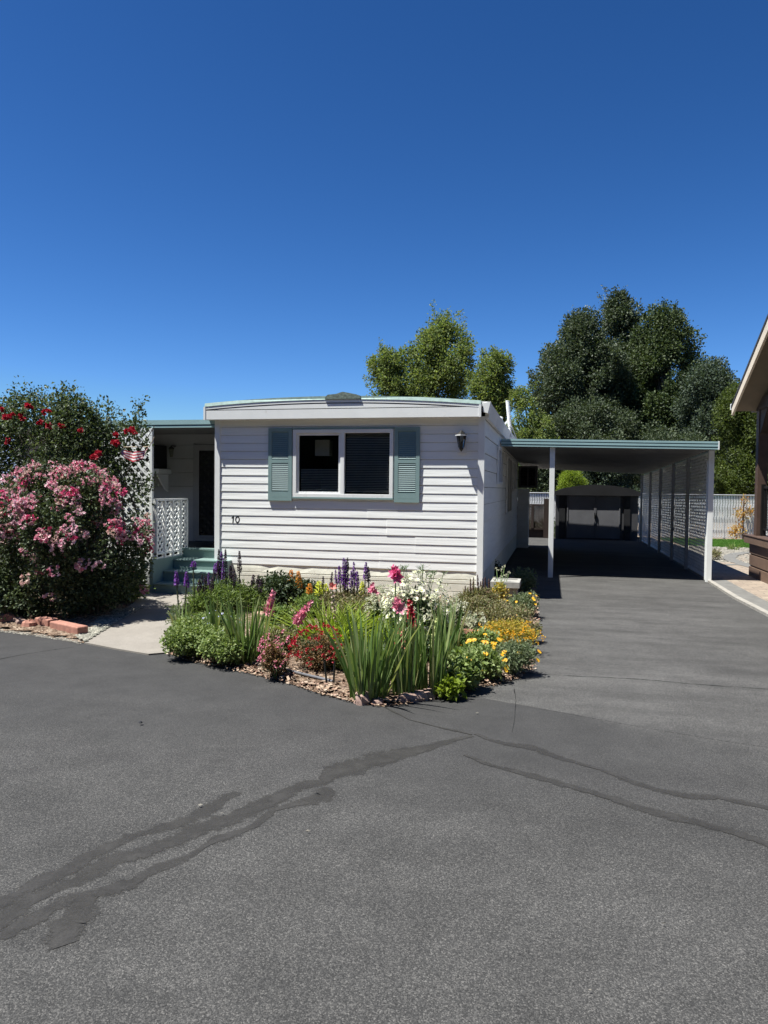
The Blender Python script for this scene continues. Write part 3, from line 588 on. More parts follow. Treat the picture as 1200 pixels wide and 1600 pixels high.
# utility cabinet and cooler at the far end of the side wall
uc = thing('utility_cabinet', 'narrow pale ribbed cabinet standing against the far end of the home under the cooler', 'cabinet', (4.0, 9.5, 0))
siding((3.89, 9.35, 0), (1, 0, 0), (0, -1, 0), .28, .0, 1.52, .14, .014).build('front_panel', WHITE, uc)
MB().box(3.89, 9.36, 0, 4.17, 9.9, 1.52).build('body', WHITE, uc)
ec = thing('wall_air_cooler', 'dark boxy air cooler mounted high on the side wall beneath the carport roof', 'air cooler', (4.1, 9.4, 1.54))
frame(MB(), 3.90, 4.38, 1.54, 2.10, .06, 9.30, 9.40).box(3.90, 9.40, 1.54, 4.38, 9.9, 2.10).box(4.12, 9.31, 1.60, 4.16, 9.4, 2.04).build('housing', SHEDW, ec)
lv = MB()
for z in np.arange(1.62, 2.03, .04): lv.hexa([(3.96, 9.33, z), (4.32, 9.33, z), (4.32, 9.36, z+.02), (3.96, 9.36, z+.02), (3.96, 9.33, z+.004), (4.32, 9.33, z+.004), (4.32, 9.36, z+.024), (3.96, 9.36, z+.024)])
lv.build('louvre', SHEDR, ec)
# mast and junk on the roof edge
a, b = on(1, 4.6, 793, 627), on(1, 4.6, 798, 683); mast = thing('vent_mast', 'tall white pipe mast with struts standing on the roof edge above the carport', 'mast', (b[0], b[1], b[2]))
MB().tube([b, b+(a-b)*.45], .028, 10).tube([b+(a-b)*.30, a], .036, 10).tube([a, a+np.array([0, 0, .012])], .038, 10).build('pipe', METALW, mast)
for q in ((-.32, .1, .10), (-.30, .35, .05), (.12, .25, -.05)):
    MB().tube([b+(a-b)*.5, b+np.array(q)+np.array([0, 0, -.02])], .009, 6).build('strut', METALW, mast)
d0 = on(1, 4.3, 771, 647); hd = thing('roof_vent_hood', 'small crumpled white metal hood on the roof edge beside the mast', 'vent hood', (d0[0]+.08, 4.3, d0[2]-.2))
p = d0
MB().hexa([p+(0, 0, -.10), p+(.10, -.02, -.26), p+(.16, .14, -.24), p+(.02, .16, -.10), p+(0, 0, 0), p+(.13, -.02, -.07), p+(.17, .14, -.05), p+(.03, .16, .01)]).build('hood', WHITE, hd)
MB().box(*(p+(.00, -.02, .0)), *(p+(.07, .10, .025))).build('cap', WHITE, hd)
for q in range(3): MB().tube([p+(.05+.04*q, .05, -.08-.04*q), p+(.14+.03*q, .02, -.17-.06*q), p+(.15+.03*q, .0, -.30-.03*q)], .008, 6).build('cable', METALW, hd)
# ================================================================== PORCH
porch = thing('porch', 'shaded entry porch with teal steps and flat teal edged roof left of the home', 'porch', (-.6, -.7, 0))
PX0, PX1, PY, PB = -4.6, .02, -.70, 1.5; q0 = float(on(1, -.02, 234, 700)[0])
FY = .02
MB().box(PX0, FY-.03, 2.355, -.016, FY, 2.385).box(PX0, FY-.036, 2.40, -.016, FY, 2.468).box(PX0, FY-.022, 2.385, -.016, FY, 2.40).build('roof_trim', CARTRIM, porch)
MB().box(PX0, FY-.0235, 2.387, -.016, FY-.0225, 2.399).build('trim_groove', CARTRIM2, porch)
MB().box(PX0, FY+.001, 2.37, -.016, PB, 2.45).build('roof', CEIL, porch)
siding((PX0, PB, 0), (1, 0, 0), (0, -1, 0), -.004-PX0, .57, 2.37, RH*2, .010, [(PX0*-1-1.12, PX0*-1-.2, .5, 2.2)]).build('back_wall', simple('shade_darkened_porch_siding', (.40, .40, .40), .6, .1, 4), porch)  # siding colour greyed to stand for the porch shade
MB().box(PX0, PB+.012, 0, 0, PB+.1, 2.32).build('wall_core', DARK, porch)
dr = frame(MB(), -1.10, -.22, .58, 2.19, .06, PB-.05, PB+.01).box(-1.13, PB-.03, .57, -1.10, PB, 2.22).build('patio_door', WHITE, porch)
PDOOR = simple('shade_darkened_door_metal', (.30, .30, .30), .5, .1, 4); dr.data.materials[0] = PDOOR  # white door metal, with the porch shade put into its colour
MB().box(-1.03, PB-.03, .65, -.29, PB-.015, 2.12).build('pane', GLASSD, dr)
frame(MB(), -1.04, -.70, .64, 2.13, .035, PB-.06, PB-.052).build('sash', PDOOR, dr); MB().box(-.36, PB-.075, 1.2, -.34, PB-.05, 1.4).build('handle', BLACK, dr)
MB().box(PX0, .20, .50, -.004, PB-.001, .57).box(-.004-.55, .201, .43, -.004, .22, .50).build('deck', BLACK, porch)
MB().box(-.60, .145, .0, .0, .199, .565).box(-.60, .12, .55, .0, .21, .575).build('step', TEAL, porch)
for y0, zt in ((-.14, .43), (-.42, .29), (-.70, .145)):
    MB().box(-.60, y0, 0, .25 if y0 < 0 else 0, y0+.28 if y0 > -.2 or 1 else 0, zt-.02).box(-.605, y0-.018, zt-.02, .255, y0+.275, zt).build('step', TEAL, porch, bevel=.004)
MB().box(-.66, -.70, 0, -.605, .20, .44).box(-.67, -.71, .44, -.60, .5, .47).build('stair_side', TEAL, porch)
MB().box(PX0, -.01, 0, q0-.001, .01, .50).build('skirting', WHITE, porch)
MB().box(q0, -.035, .0, q0+.045, .01, 2.355).build('post', WHITE, porch)
def clip_poly(P, ax, val, sgn):
    o = []
    for i in range(len(P)):
        a, b = P[i], P[(i+1) % len(P)]; da, db = (a[ax]-val)*sgn, (b[ax]-val)*sgn
        if da >= 0: o.append(a)
        if da*db < 0: t = da/(da-db); o.append(tuple(a[k]+(b[k]-a[k])*t for k in (0, 1)))
    return o
def lattice(org, du, nv, L, H, sp, wd, th=.006, topslope=0.0):
    """criss-cross strips in the plane org + s*du + t*z"""
    mb = MB(); org = np.array(org, float); du = np.array(du, float); nv = np.array(nv, float); hw = wd/2*math.sqrt(2)
    for layer, sg in ((0, 1), (1, -1)):
        cmin, cmax = (0, L+H) if sg > 0 else (-H, L); c = cmin+sp*.5
        while c < cmax:
            Q = [(c-hw-sg*(-1), -1), (c+hw-sg*(-1), -1), (c+hw-sg*(H+1), H+1), (c-hw-sg*(H+1), H+1)]
            for a, v_, s_ in ((0, 0, 1), (0, L, -1), (1, 0, 1), (1, H, -1)):
                if Q: Q = clip_poly(Q, a, v_, s_)
            if len(Q) >= 3:
                mb.prism([org+du*s+np.array([0, 0, t*(1+topslope*s/L)])+nv*(layer*th) for s, t in Q], nv*th*.98)
            c += sp
    return mb
lattice((q0-1.08, -.02, .52), (1, 0, 0), (0, 1, 0), 1.08, 1.83, .15, .044).build('lattice_screen', WHITE, porch)
MB().box(q0-1.125, -.035, .0, q0-1.08, .01, 2.355).build('post', WHITE, porch)
rl = thing('porch_railing', 'short white lattice railing panel beside the teal porch steps', 'railing', (-.63, -.6, .47))
lattice((-.63, -.60, .55), (0, 1, 0), (1, 0, 0), .86, .72, .105, .028).build('lattice_panel', WHITE, rl)
MB().box(-.65, -.62, 1.285, -.60, .29, 1.315).build('top_rail', WHITE, rl)
MB().box(-.645, -.62, .53, -.60, .29, .555).box(-.64, -.62, .47, -.61, .29, .49).build('bottom_rail', WHITE, rl)
for y in (-.62, -.39, -.16, .07, .26): MB().box(-.65, y, .47, -.595, y+.03, 1.285).build('baluster', WHITE, rl)
# window air conditioner on its shelf
ac = thing('window_air_conditioner', 'dark boxed window air conditioner on a white shelf in the porch wall', 'air conditioner', (-1.8, 1.3, 1.78))
frame(MB(), -2.12, -1.62, 1.79, 2.17, .035, 1.10, 1.13).box(-2.12, 1.13, 1.79, -1.62, 1.48, 2.17).build('housing', SHEDR, ac)
MB().box(-1.86, 1.095, 1.82, -1.83, 1.11, 2.15).box(-1.76, 1.095, 1.82, -1.70, 1.11, 2.15).build('front_grille', SHEDW, ac)
shf = thing('wall_shelf', 'white wall shelf with triangular bracket beneath the porch air conditioner', 'shelf', (-1.8, 1.48, 1.7))
MB().box(-2.15, 1.08, 1.70, -1.54, 1.485, 1.775).build('shelf_board', WHITE, shf)
for x in (-1.62, -2.05): MB().prism([(x, 1.483, 1.69), (x, 1.12, 1.69), (x, 1.17, 1.64), (x, 1.40, 1.43), (x, 1.483, 1.40)], (.03, 0, 0)).build('bracket', WHITE, shf)
pl_ = thing('porch_lamp', 'small black hanging lantern beside the porch air conditioner', 'lantern', (-1.46, 1.3, 2.05))
MB().lathe([(.0, .09), (.05, .05), (.055, .04)], (-1.46, 1.34, 2.08), 6).build('lantern_cap', BLACK, pl_); MB().tube([(-1.46, 1.34, 2.17), (-1.46, 1.48, 2.17)], .01, 6).build('frame', BLACK, pl_)
MB().lathe([(.028, -.10), (.05, .04)], (-1.46, 1.34, 2.08), 6).build('lantern_glass', glass('porch_lamp_glass', (.7, .7, .6)), pl_)
# striped bunting hanging at the lattice post
fl = thing('striped_bunting', 'red and white striped flag bunting draped on the porch lattice', 'flag', (-.75, -1.42, 1.98))
FR = simple('flag_red', (.30, .02, .04), .8, .1); FW = simple('flag_white', (.5, .47, .46), .8, .1); FB = simple('flag_blue', (.03, .04, .12), .8, .1)
fm = MB(); nn = 18
c0 = on(1, -1.42, 192, 701); c1 = on(1, -1.42, 233, 699)
for j in range(7):
    for i in range(nn):
        def pt(i, j):
            t = i/nn; s = 1-4*(t-.5)**2; top = c0+(c1-c0)*t; return top+np.array([0, -.03*math.sin(t*14)-.02*j*.3, -.01-(.035+.10*s)*j/7-.035*s])
        fm.arr([pt(i, j), pt(i+1, j), pt(i+1, j+1), pt(i, j+1)], [[0, 1, 2, 3]], 0 if j % 2 == 0 else 1)
fm.build('cloth', [FR, FW], fl)
MB().tube([c0+(0, .01, .02), c1+(.0, .01, .01), on(1, -1.42, 241, 683)], .006, 5).build('stick', DRYSTEM, fl)
# ================================================================== CARPORT
cp = thing('carport', 'open carport with pale teal metal edge and white lattice side wall over the driveway', 'carport', (4.75, 2.95, 0))
FLz, FRz, BLz, BRz = 2.24, 2.18, 2.12, 1.95; XL, XR, YF, YB = 3.90, 7.36, 2.87, 12.9
def zr_(x, y): a = (x-XL)/(XR-XL); b = (y-YF)/(YB-YF); return (FLz*(1-a)+FRz*a)*(1-b)+(BLz*(1-a)+BRz*a)*b
ce = MB(); ny = 66; ys = np.linspace(YF+.03, YB, ny*2)
V = [(x, y, zr_(x, y)+.03+(.02 if (i//2) % 2 else 0)) for i, y in enumerate(ys) for x in (XL, XR)]
V2 = [(x, y, zr_(x, y)+.10) for y in (YF+.03, YB) for x in (XL, XR)]
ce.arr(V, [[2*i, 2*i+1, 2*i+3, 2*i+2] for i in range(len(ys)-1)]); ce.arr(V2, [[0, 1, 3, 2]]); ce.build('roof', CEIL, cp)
def beam(x0, x1, y0, y1, zo0, zo1, m, name='roof_trim'):
    z = [zr_(x0, y0), zr_(x1, y0)]
    return MB().hexa([(x0, y0, z[0]+zo0), (x1, y0, z[1]+zo0), (x1, y1, z[1]+zo0), (x0, y1, z[0]+zo0), (x0, y0, z[0]+zo1), (x1, y0, z[1]+zo1), (x1, y1, z[1]+zo1), (x0, y1, z[0]+zo1)]).build(name, m, cp)
beam(XL, XR, YF, YF+.03, -.002, .018, CARTRIM); beam(XL, XR, YF+.006, YF+.03, .018, .04, CARTRIM2, 'trim_groove'); beam(XL, XR, YF-.004, YF+.03, .04, .075, CARTRIM)
beam(XL, XR, YF+.006, YF+.03, .075, .092, CARTRIM2, 'trim_groove'); beam(XL, XR, YF-.006, YF+.03, .092, .125, CARTRIM)
MB().box(XR, YF-.008, FRz-.005, XR+.02, YF+.1, FRz+.13).build('end_cap', WHITE, cp)
MB().hexa([(XR, YF+.1, FRz), (XR+.015, YF+.1, FRz), (XR+.015, YB, BRz), (XR, YB, BRz), (XR, YF+.1, FRz+.11), (XR+.015, YF+.1, FRz+.11), (XR+.015, YB, BRz+.11), (XR, YB, BRz+.11)]).build('side_trim', CARTRIM, cp)
for x, y in ((4.72, 2.95), (4.72, 12.8)): MB().box(x, y, .0, x+.085, y+.07, zr_(x, y)+.0).build('post', WHITE, cp, bevel=.004)
SHADEPOST = simple('shade_darkened_post', (.34, .34, .33), .6, .15, 6)  # white posts painted darker to carry the shade inside the carport
LATW = simple('weathered_white_lattice', (.74, .74, .72), .6, .15, 6)
pys = [3.10, 5.15, 6.95, 8.9, 10.8, 12.8]
for i, y in enumerate(pys):
    w_ = .085 if i == 0 else .06
    o = MB().box(7.27, y, .0, 7.27+w_, y+w_, zr_(7.3, y)).build('post', WHITE if i == 0 else SHADEPOST, cp, bevel=.004)
MB().box(7.262, 3.19, .03, 7.30, 3.22, 2.0).build('post', WHITE, cp)
for i in range(5):
    y0, y1 = pys[i]+.09, pys[i+1]; h = zr_(7.33, y0)-.07; h2 = zr_(7.33, y1)-.07
    lattice((7.335, y0, .06), (0, 1, 0), (1, 0, 0), y1-y0, h, .118, .036, .0025, topslope=(h2-h)/h).build('lattice_panel', LATW, cp)
MB().box(7.325, 3.2, .03, 7.36, 12.8, .06).build('bottom_rail', WHITE, cp)
# lattice gate between the home and the shed
gt = thing('lattice_gate', 'low lattice gate in shadow between the home and the shed', 'gate', (4.0, 13.5, 0))
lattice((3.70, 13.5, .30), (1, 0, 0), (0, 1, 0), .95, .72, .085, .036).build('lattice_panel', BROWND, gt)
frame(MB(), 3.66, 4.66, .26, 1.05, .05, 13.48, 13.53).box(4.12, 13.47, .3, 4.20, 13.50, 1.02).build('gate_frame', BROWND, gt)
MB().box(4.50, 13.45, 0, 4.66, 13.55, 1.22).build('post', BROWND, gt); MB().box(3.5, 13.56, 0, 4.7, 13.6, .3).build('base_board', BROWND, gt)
# shed
SY = 13.3
sd = thing('garden_shed', 'low grey metal shed with rounded dark roof at the back of the carport', 'shed', (6.0, SY, 0))
sx0, sx1 = 4.86, 7.26
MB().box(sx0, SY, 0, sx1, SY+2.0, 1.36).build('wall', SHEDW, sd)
pr = [(sx0-.1, 1.34), (sx0-.08, 1.44), (sx0+.25, 1.56), (sx0+.7, 1.64), (6.06, 1.67), (sx1-.7, 1.64), (sx1-.25, 1.56), (sx1+.08, 1.44), (sx1+.1, 1.34)]
MB().prism([(x, SY-.12, z) for x, z in pr], (0, 2.2, 0)).build('roof', SHEDR, sd)
for x0, x1 in ((5.2, 6.02), (6.03, 6.75)):
    d_ = frame(MB(), x0, x1, .05, 1.33, .03, SY-.035, SY-.012).box(x0+.02, SY-.02, .06, x1-.02, SY-.01, 1.32).build('door', simple('pale_shed_door', (.13, .13, .14), .5, .15, 3), sd)
    MB().box(6.0 if x0 < 6 else 6.045, SY-.07, .66, 6.015 if x0 < 6 else 6.06, SY-.035, .82).build('handle', BLACK, d_)
for x in (4.96, 6.86): MB().box(x, SY-.03, 0, x+.18, SY-.003, 1.34).build('corner_trim', SHEDR, sd)
# slatted fence
fe = thing('slatted_fence', 'white slatted chain link fence closing the back of the yard', 'fence', (9.7, 15.3, 0))
def fslats(x0, x1):
    mb = MB(); x = x0
    while x < x1:
        k = 12; zz = np.linspace(.03, 1.37, k); off = .012*np.sin(np.arange(k)*2.2)
        V = [(x+off[i]+s, 15.30+.004*math.sin(i*2.2), z) for i, z in enumerate(zz) for s in (0, .062)]
        mb.arr(V, [[2*i, 2*i+1, 2*i+3, 2*i+2] for i in range(k-1)]); V = [(x+off[i]+s, 15.303+.004*math.sin(i*2.2), z) for i, z in enumerate(zz) for s in (0, .062)]
        mb.arr(V, [[2*i, 2*i+2, 2*i+3, 2*i+1] for i in range(k-1)]); x += .079
    return mb
fslats(2.6, 15).build('slat_panel', SLAT, fe)
lattice((2.6, 15.285, .02), (1, 0, 0), (0, 1, 0), 12.4, 1.37, .079, .003, .003).build('wire_mesh', WIRE, fe)
MB().tube([(2.6, 15.29, 1.39), (15, 15.29, 1.39)], .02, 8).build('top_rail', WIRE, fe)
for x in (2.6, 5.0, 7.6, 10.1, 12.6, 15): MB().tube([(x, 15.35, 0), (x, 15.35, 1.40)], .03, 8).build('post', WIRE, fe)
# ================================================================== NEIGHBOUR'S PORCH (right edge)
nb = thing('neighbour_house', 'brown neighbouring house porch with steep tan gable edge at the right border', 'house', (8.16, 4.1, 0))
NX = 8.16
for i, (z0, z1) in enumerate(((.0, .2), (.205, .405), (.41, .60))): MB().box(NX+.004*(i % 2), -3, z0+.02, NX+.10, 4.12, z1).build('wall_panel', PANELB, nb, bevel=.004)
MB().box(NX+.02, -3, .0, NX+.12, 4.10, .6).box(NX+.12, 3.9, 0, 12, 4.08, .6).build('wall', BROWND, nb)
MB().box(NX-.06, -3, .605, NX+.24, 4.26, .725).build('wall_cap', PANELB, nb, bevel=.006); MB().box(NX-.07, -3, .727, NX+.26, 4.28, .75).build('wall_cap', BROWN, nb, bevel=.006)
MB().box(NX+.03, 3.83, .75, NX+.19, 3.99, 2.90).build('post', BROWN, nb, bevel=.006)
MB().hexa([(NX+.02, -3, 2.90), (NX+.2, -3, 2.90), (NX+.2, 4.30, 2.90), (NX+.02, 4.30, 2.90), (NX+.02, -3, 3.10), (NX+.2, -3, 3.10), (NX+.2, 4.42, 3.10), (NX+.02, 4.42, 3.10)]).build('beam', BROWND, nb)
MB().prism([(NX+.05, 3.84, 2.92), (NX+.05, 3.84, 2.55), (NX+.05, 3.80, 2.5), (NX+.05, 3.40, 2.9)], (.10, 0, 0)).build('knee_brace', BROWND, nb)
RX_ = 7.80; sl = .50; ey, ez = 4.02, 2.98; ry = .2
def rk(y, o): return ez+(ey-y)*sl+o
MB().prism([(RX_, ey+.02, rk(ey, -.02)), (RX_, ey+.02, rk(ey, -.15)), (RX_, ry, rk(ry, -.21)), (RX_, ry, rk(ry, 0))], (.035, 0, 0)).build('rake_board', TAN, nb)
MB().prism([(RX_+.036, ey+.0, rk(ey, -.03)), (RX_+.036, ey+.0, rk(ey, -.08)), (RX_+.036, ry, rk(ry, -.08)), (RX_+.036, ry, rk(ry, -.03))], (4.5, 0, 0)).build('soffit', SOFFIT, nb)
MB().prism([(RX_-.008, ey+.06, rk(ey+.06, .0)), (RX_-.008, ry, rk(ry, 0)), (RX_-.008, ry, rk(ry, .055)), (RX_-.008, ey+.06, rk(ey+.06, .055))], (4.6, 0, 0)).build('roof', SHINGLE, nb)
MB().prism([(RX_-.008, ry, rk(ry, .0)), (RX_-.008, ry-4.2, rk(ry, 0)-4.2*sl), (RX_-.008, ry-4.2, rk(ry, .055)-4.2*sl), (RX_-.008, ry, rk(ry, .055))], (4.6, 0, 0)).build('roof', SHINGLE, nb)
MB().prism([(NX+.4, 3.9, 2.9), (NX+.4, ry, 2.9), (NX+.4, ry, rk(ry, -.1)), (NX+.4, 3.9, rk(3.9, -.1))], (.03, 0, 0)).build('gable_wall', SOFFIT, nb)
MB().box(RX_+.0, ey+.03, ez-.04, RX_+4.4, ey+.14, ez+.06).build('gutter', WHITE, nb)
ra = thing('porch_balustrade', 'black metal balustrade on the brown wall of the neighbouring porch', 'balustrade', (8.3, 3.7, .75))
MB().box(8.27, -3, 1.56, 8.31, 3.82, 1.60).box(8.275, -3, .85, 8.305, 3.82, .88).build('rail', BLACK, ra)
for y in np.arange(3.70, 1.5, -.115): MB().box(8.28, y, .88, 8.30, y+.02, 1.56).build('baluster', BLACK, ra)
MB().box(8.25, 3.76, .75, 8.31, 3.82, 1.63).build('rail_post', BLACK, ra)
# ================================================================== PLANTS
def gl(u, v, z=.03):
    p = G(u, v, z); return np.array([p[0], p[1], z])
def silhouette(D, prof, r, nl, rad, depth=.8, mind=.0):
    """lobes that fill a crown: prof = rows (v, uL, uR) seen at depth plane y = D, top first"""
    P = [(on(1, D, (a+b)/2, v), abs(on(1, D, b, v)[0]-on(1, D, a, v)[0])/2) for v, a, b in prof]
    zs = np.array([p[0][2] for p in P])[::-1]; xs = np.array([p[0][0] for p in P])[::-1]; hw = np.array([p[1] for p in P])[::-1]
    out = []; zt = np.linspace(zs[0], zs[-1], 400); wt = np.interp(zt, zs, hw)+.05; wt /= wt.sum()
    for i in range(nl):
        R = rad*(.42+1.05*r.random()**1.6); z = r.choice(zt, p=wt); z = min(z, zs[-1]-R*.55); h = np.interp(z, zs, hw); R = min(R, max(h*.8, rad*.4)); m = max(0, h-R*.85)
        a = r.random()*2*math.pi; q = m*math.sqrt(r.random()) if i % 3 else m*(.85+.15*r.random())
        out.append((np.array([np.interp(z, zs, xs)+q*math.cos(a), D+mind+q*depth*math.sin(a), z]), np.array([R*.8, R*.8, R*1.15])))
    return out
def tree(name, label, D, prof, mat, nl, rad, n, size, trunk, r, group=None, asp=.6, cat='tree', shell=.5, twigs=0, depth=.8, base=None):
    lb = silhouette(D, prof, r, nl, rad, depth); bu = (prof[-1][1]+prof[-1][2])/2; b = on(1, D, bu, prof[-1][0]); t = thing(name, label, cat, (b[0], D, 0), group)
    mb = MB(); lobes_leaves(mb, r, lb, n, size, asp, shell)
    for i in range(twigs):     # shoots breaking the outline
        c, R = lb[r.integers(len(lb))]; R = R.mean(); d = nrm(r.normal(size=3)*.5+np.array([0, 0, .8])); k = 60; tt = r.random(k)
        P = c+d*R*.7+np.outer(tt*R*(.9+.7*(i % 3 == 0)), d)+r.normal(size=(k, 3))*size*.7; leaves(mb, P, rdir(r, k)+d, size*(.6+.6*r.random(k)), size*asp, r)
    mb.build('crown', mat, t)
    tb = MB(); zc = np.array([l[0] for l in lb]); top = zc[:, 2].max(); H = (top+0)/2
    tb.tube([(b[0], D, 0), (b[0]+.02*H, D, H*.4), (zc[:, 0].mean(), D, H), (zc[:, 0].mean(), D, top*.9)], [trunk, trunk*.8, trunk*.55, trunk*.15], 8)
    for c, R in lb[:min(len(lb), 26)]:
        z0 = max(.25*top, c[2]-.35*top); p0 = np.array([b[0]+(zc[:, 0].mean()-b[0])*min(1, z0/max(H, .01)), D, z0]); mid = (p0+c)/2+np.array([0, 0, .08*top])
        tb.tube([p0, mid, c], [trunk*.35, trunk*.2, trunk*.06], 5)
    tb.build('trunk', BARK, t, smooth=True); return t
def shrub_lobes(c, rx, ry, h, nl, r, k=.42, z0=.05):
    out = []
    for i in range(nl):
        d = rdir(r, 1)[0]; d[2] = abs(d[2]); q = r.random()**.4*(1-k)
        R = k*min(rx, ry, h)*(.7+.6*r.random()); out.append((np.array([c[0]+d[0]*q*rx, c[1]+d[1]*q*ry, c[2]+z0+R*.7+d[2]*q*max(.01, h-R*1.5)]), R))
    return out
def px_m(u, v, w): # photo pixels to metres at a ground spot
    p = G(u, v, 0); d = (p-CAM)@WZ; return w*d/FPX
def plant(name, label, u, v, cat='plant', group=None): return thing(name, label, cat, gl(u, v), group)
# ---- trees behind the home ------------------------------------------------
R_ = np.random.default_rng(21)
tree('broadleaf_tree', 'yellow green tree with open crown rising behind the middle of the home roof', 24, [(500, 688, 706), (518, 662, 735), (540, 640, 742), (560, 612, 746), (575, 596, 746), (590, 590, 742), (620, 592, 738), (660, 610, 735), (720, 620, 720), (760, 640, 700)], L_YEL, 130, .55, 52000, .115, .2, R_, twigs=190, shell=.2)
tree('broadleaf_tree', 'low side tree with drooping yellow green sprays left of the tall open crown', 23, [(548, 602, 616), (565, 572, 628), (590, 566, 640), (620, 572, 650), (680, 590, 660)], L_YEL, 50, .42, 15000, .105, .1, R_, twigs=90, shell=.2)
tree('broadleaf_tree', 'slimmer yellow green tree just left of the white pipe mast', 21, [(545, 758, 784), (568, 732, 806), (600, 722, 808), (650, 732, 805), (700, 740, 812), (740, 750, 810)], L_YEL, 80, .38, 30000, .095, .12, R_, twigs=180, shell=.2)
tree('broadleaf_tree', 'low yellow green tree right of the mast over the carport roof edge', 19.5, [(612, 800, 824), (640, 784, 848), (670, 780, 872), (700, 780, 890), (760, 790, 870)], L_YEL, 70, .36, 27000, .085, .1, R_, twigs=60)
PG = None
tree('poplar_tree', 'dark grey green poplar with rounded shoulder left of the tallest tree', 33, [(500, 898, 912), (516, 872, 945), (542, 845, 975), (575, 824, 990), (600, 815, 995), (640, 815, 980), (700, 830, 985), (780, 845, 985)], L_POP, 190, .72, 102000, 0.133, .3, R_, twigs=150)
tree('poplar_tree', 'tallest dark poplar with the narrow pointed top behind the carport', 36, [(466, 956, 972), (482, 940, 1006), (510, 928, 1022), (560, 905, 1040), (620, 895, 1050), (700, 900, 1050), (780, 920, 1040)], L_POP, 180, .72, 85000, 0.140, .34, R_, twigs=150)
tree('poplar_tree', 'broad dark green poplar with ragged top right of the tallest tree', 34, [(494, 1012, 1034), (506, 998, 1086), (530, 975, 1098), (570, 965, 1106), (620, 960, 1114), (680, 960, 1120), (780, 980, 1120)], leafmat('deep_green_leaf', [(.028, .048, .016), (.045, .07, .024), (.075, .10, .035), (.10, .13, .06)], .25), 180, .72, 93500, 0.140, .3, R_, twigs=150)
tree('poplar_tree', 'blue green poplar crown low at the right of the dark trees', 30, [(572, 1090, 1115), (590, 1062, 1160), (620, 1050, 1175), (680, 1050, 1180), (780, 1060, 1170)], L_BLUE, 140, .62, 68000, 0.117, .2, R_, twigs=60)
tree('poplar_tree', 'dark poplar filling the gap low behind the middle of the carport roof', 29, [(640, 880, 960), (665, 850, 1020), (700, 840, 1070), (790, 840, 1080)], L_POP, 140, .62, 71400, 0.117, .2, R_)
tree('hedge_tree', 'green bushy tree growing beyond the white fence beside the brown post', 21, [(612, 1122, 1160), (640, 1112, 1215), (690, 1105, 1290), (740, 1105, 1320), (785, 1105, 1320)], L_HEDGE, 170, .45, 76500, 0.086, .15, R_, twigs=50)
tree('hedge_tree', 'dark hedge tree beyond the fence directly behind the lattice side wall', 20, [(690, 1000, 1110), (730, 985, 1120), (785, 985, 1122)], L_POP, 70, .55, 51000, 0.086, .12, R_)
tree('hedge_tree', 'dark leafy tree seen under the carport roof left of the shed', 18.5, [(712, 815, 880), (740, 806, 890), (775, 806, 890), (810, 806, 880)], L_POP, 55, .45, 34000, 0.078, .1, R_)
tree('hedge_tree', 'grey green leafy shrub tree seen under the carport roof above the shed', 18.5, [(715, 900, 1010), (745, 890, 1015), (780, 890, 1015)], L_BLUE, 55, .40, 34000, 0.078, .1, R_)
tree('arborvitae', 'bright yellow green rounded conifer peeping over the garden shed roof', 16.6, [(733, 886, 905), (745, 872, 918), (765, 866, 922), (800, 868, 920)], L_LIME, 30, .25, 15300, 0.055, .06, R_, asp=.35)
mb = MB(); fr_ = np.random.default_rng(3)
fl_ = [(np.array([x+fr_.normal()*1.5, -30+fr_.normal()*2, z]), 2.2+fr_.random()*1.2) for x in np.arange(-40, 46, 3.0) for z in (1.8, 5.0, 8.2, 11)]
lobes_leaves(mb, fr_, fl_, 90000, .85, .8, .1); stuff('added_tree_row', mb, L_POP, 'unseen dark tree row added behind the camera to darken the front window reflection', 'trees')  # unseen trees, added to darken the window reflection and the shaded walls
leafy_back = thing('added_dark_hedge', 'low dark hedge added behind the lattice gate to hide the bright ground', 'hedge', (4.0, 14.6, 0)); mb = MB()  # added to darken the gap by covering sunlit ground behind the gate
lobes_leaves(mb, R_, [(np.array([x, 14.5+R_.normal()*.1, z]), .32) for x in np.arange(2.8, 4.9, .25) for z in (.2,)]+[(np.array([x, 13.95, .14]), .2) for x in np.arange(3.4, 4.8, .2)], 7000, .07, .6, .3); mb.build('foliage', L_POP, leafy_back)
sap = thing('young_espalier_tree', 'thin young tree with scorched orange leaves against the white fence', 'tree', (10.58, 15.1, 0))
MB().tube([(10.60, 15.1, 0), (10.58, 15.1, .7), (10.60, 15.1, 1.38)], [.03, .024, .015], 7).build('trunk', BROWN, sap)
mb = MB(); lobes_leaves(mb, R_, [(np.array([10.46, 15.1, .35]), (.16, .1, .22)), (np.array([10.33, 15.1, .22]), (.12, .1, .16)), (np.array([10.55, 15.1, .80]), (.20, .1, .18)), (np.array([10.75, 15.1, .88]), (.15, .1, .12)), (np.array([10.60, 15.1, 1.2]), (.06, .06, .16))], 420, .075, .6, .2); mb.build('foliage', L_DEAD, sap)
tf = thing('grass_tuft', 'single tall green tuft of grass at the near edge of the lawn', 'grass tuft', G(1146, 860)); blade_clump(MB(), R_, 60, .22, .12, .012, .5).build('blades', L_MID, tf, local=True)
dsh = thing('small_shrub', 'small dry grey shrub behind the carport corner post', 'shrub', G(1119, 876)); mb = MB(); lobes_leaves(mb, R_, shrub_lobes((0, 0, 0), .16, .16, .28, 10, R_), 700, .03, .6); mb.build('foliage', L_OLIVE, dsh, local=True)
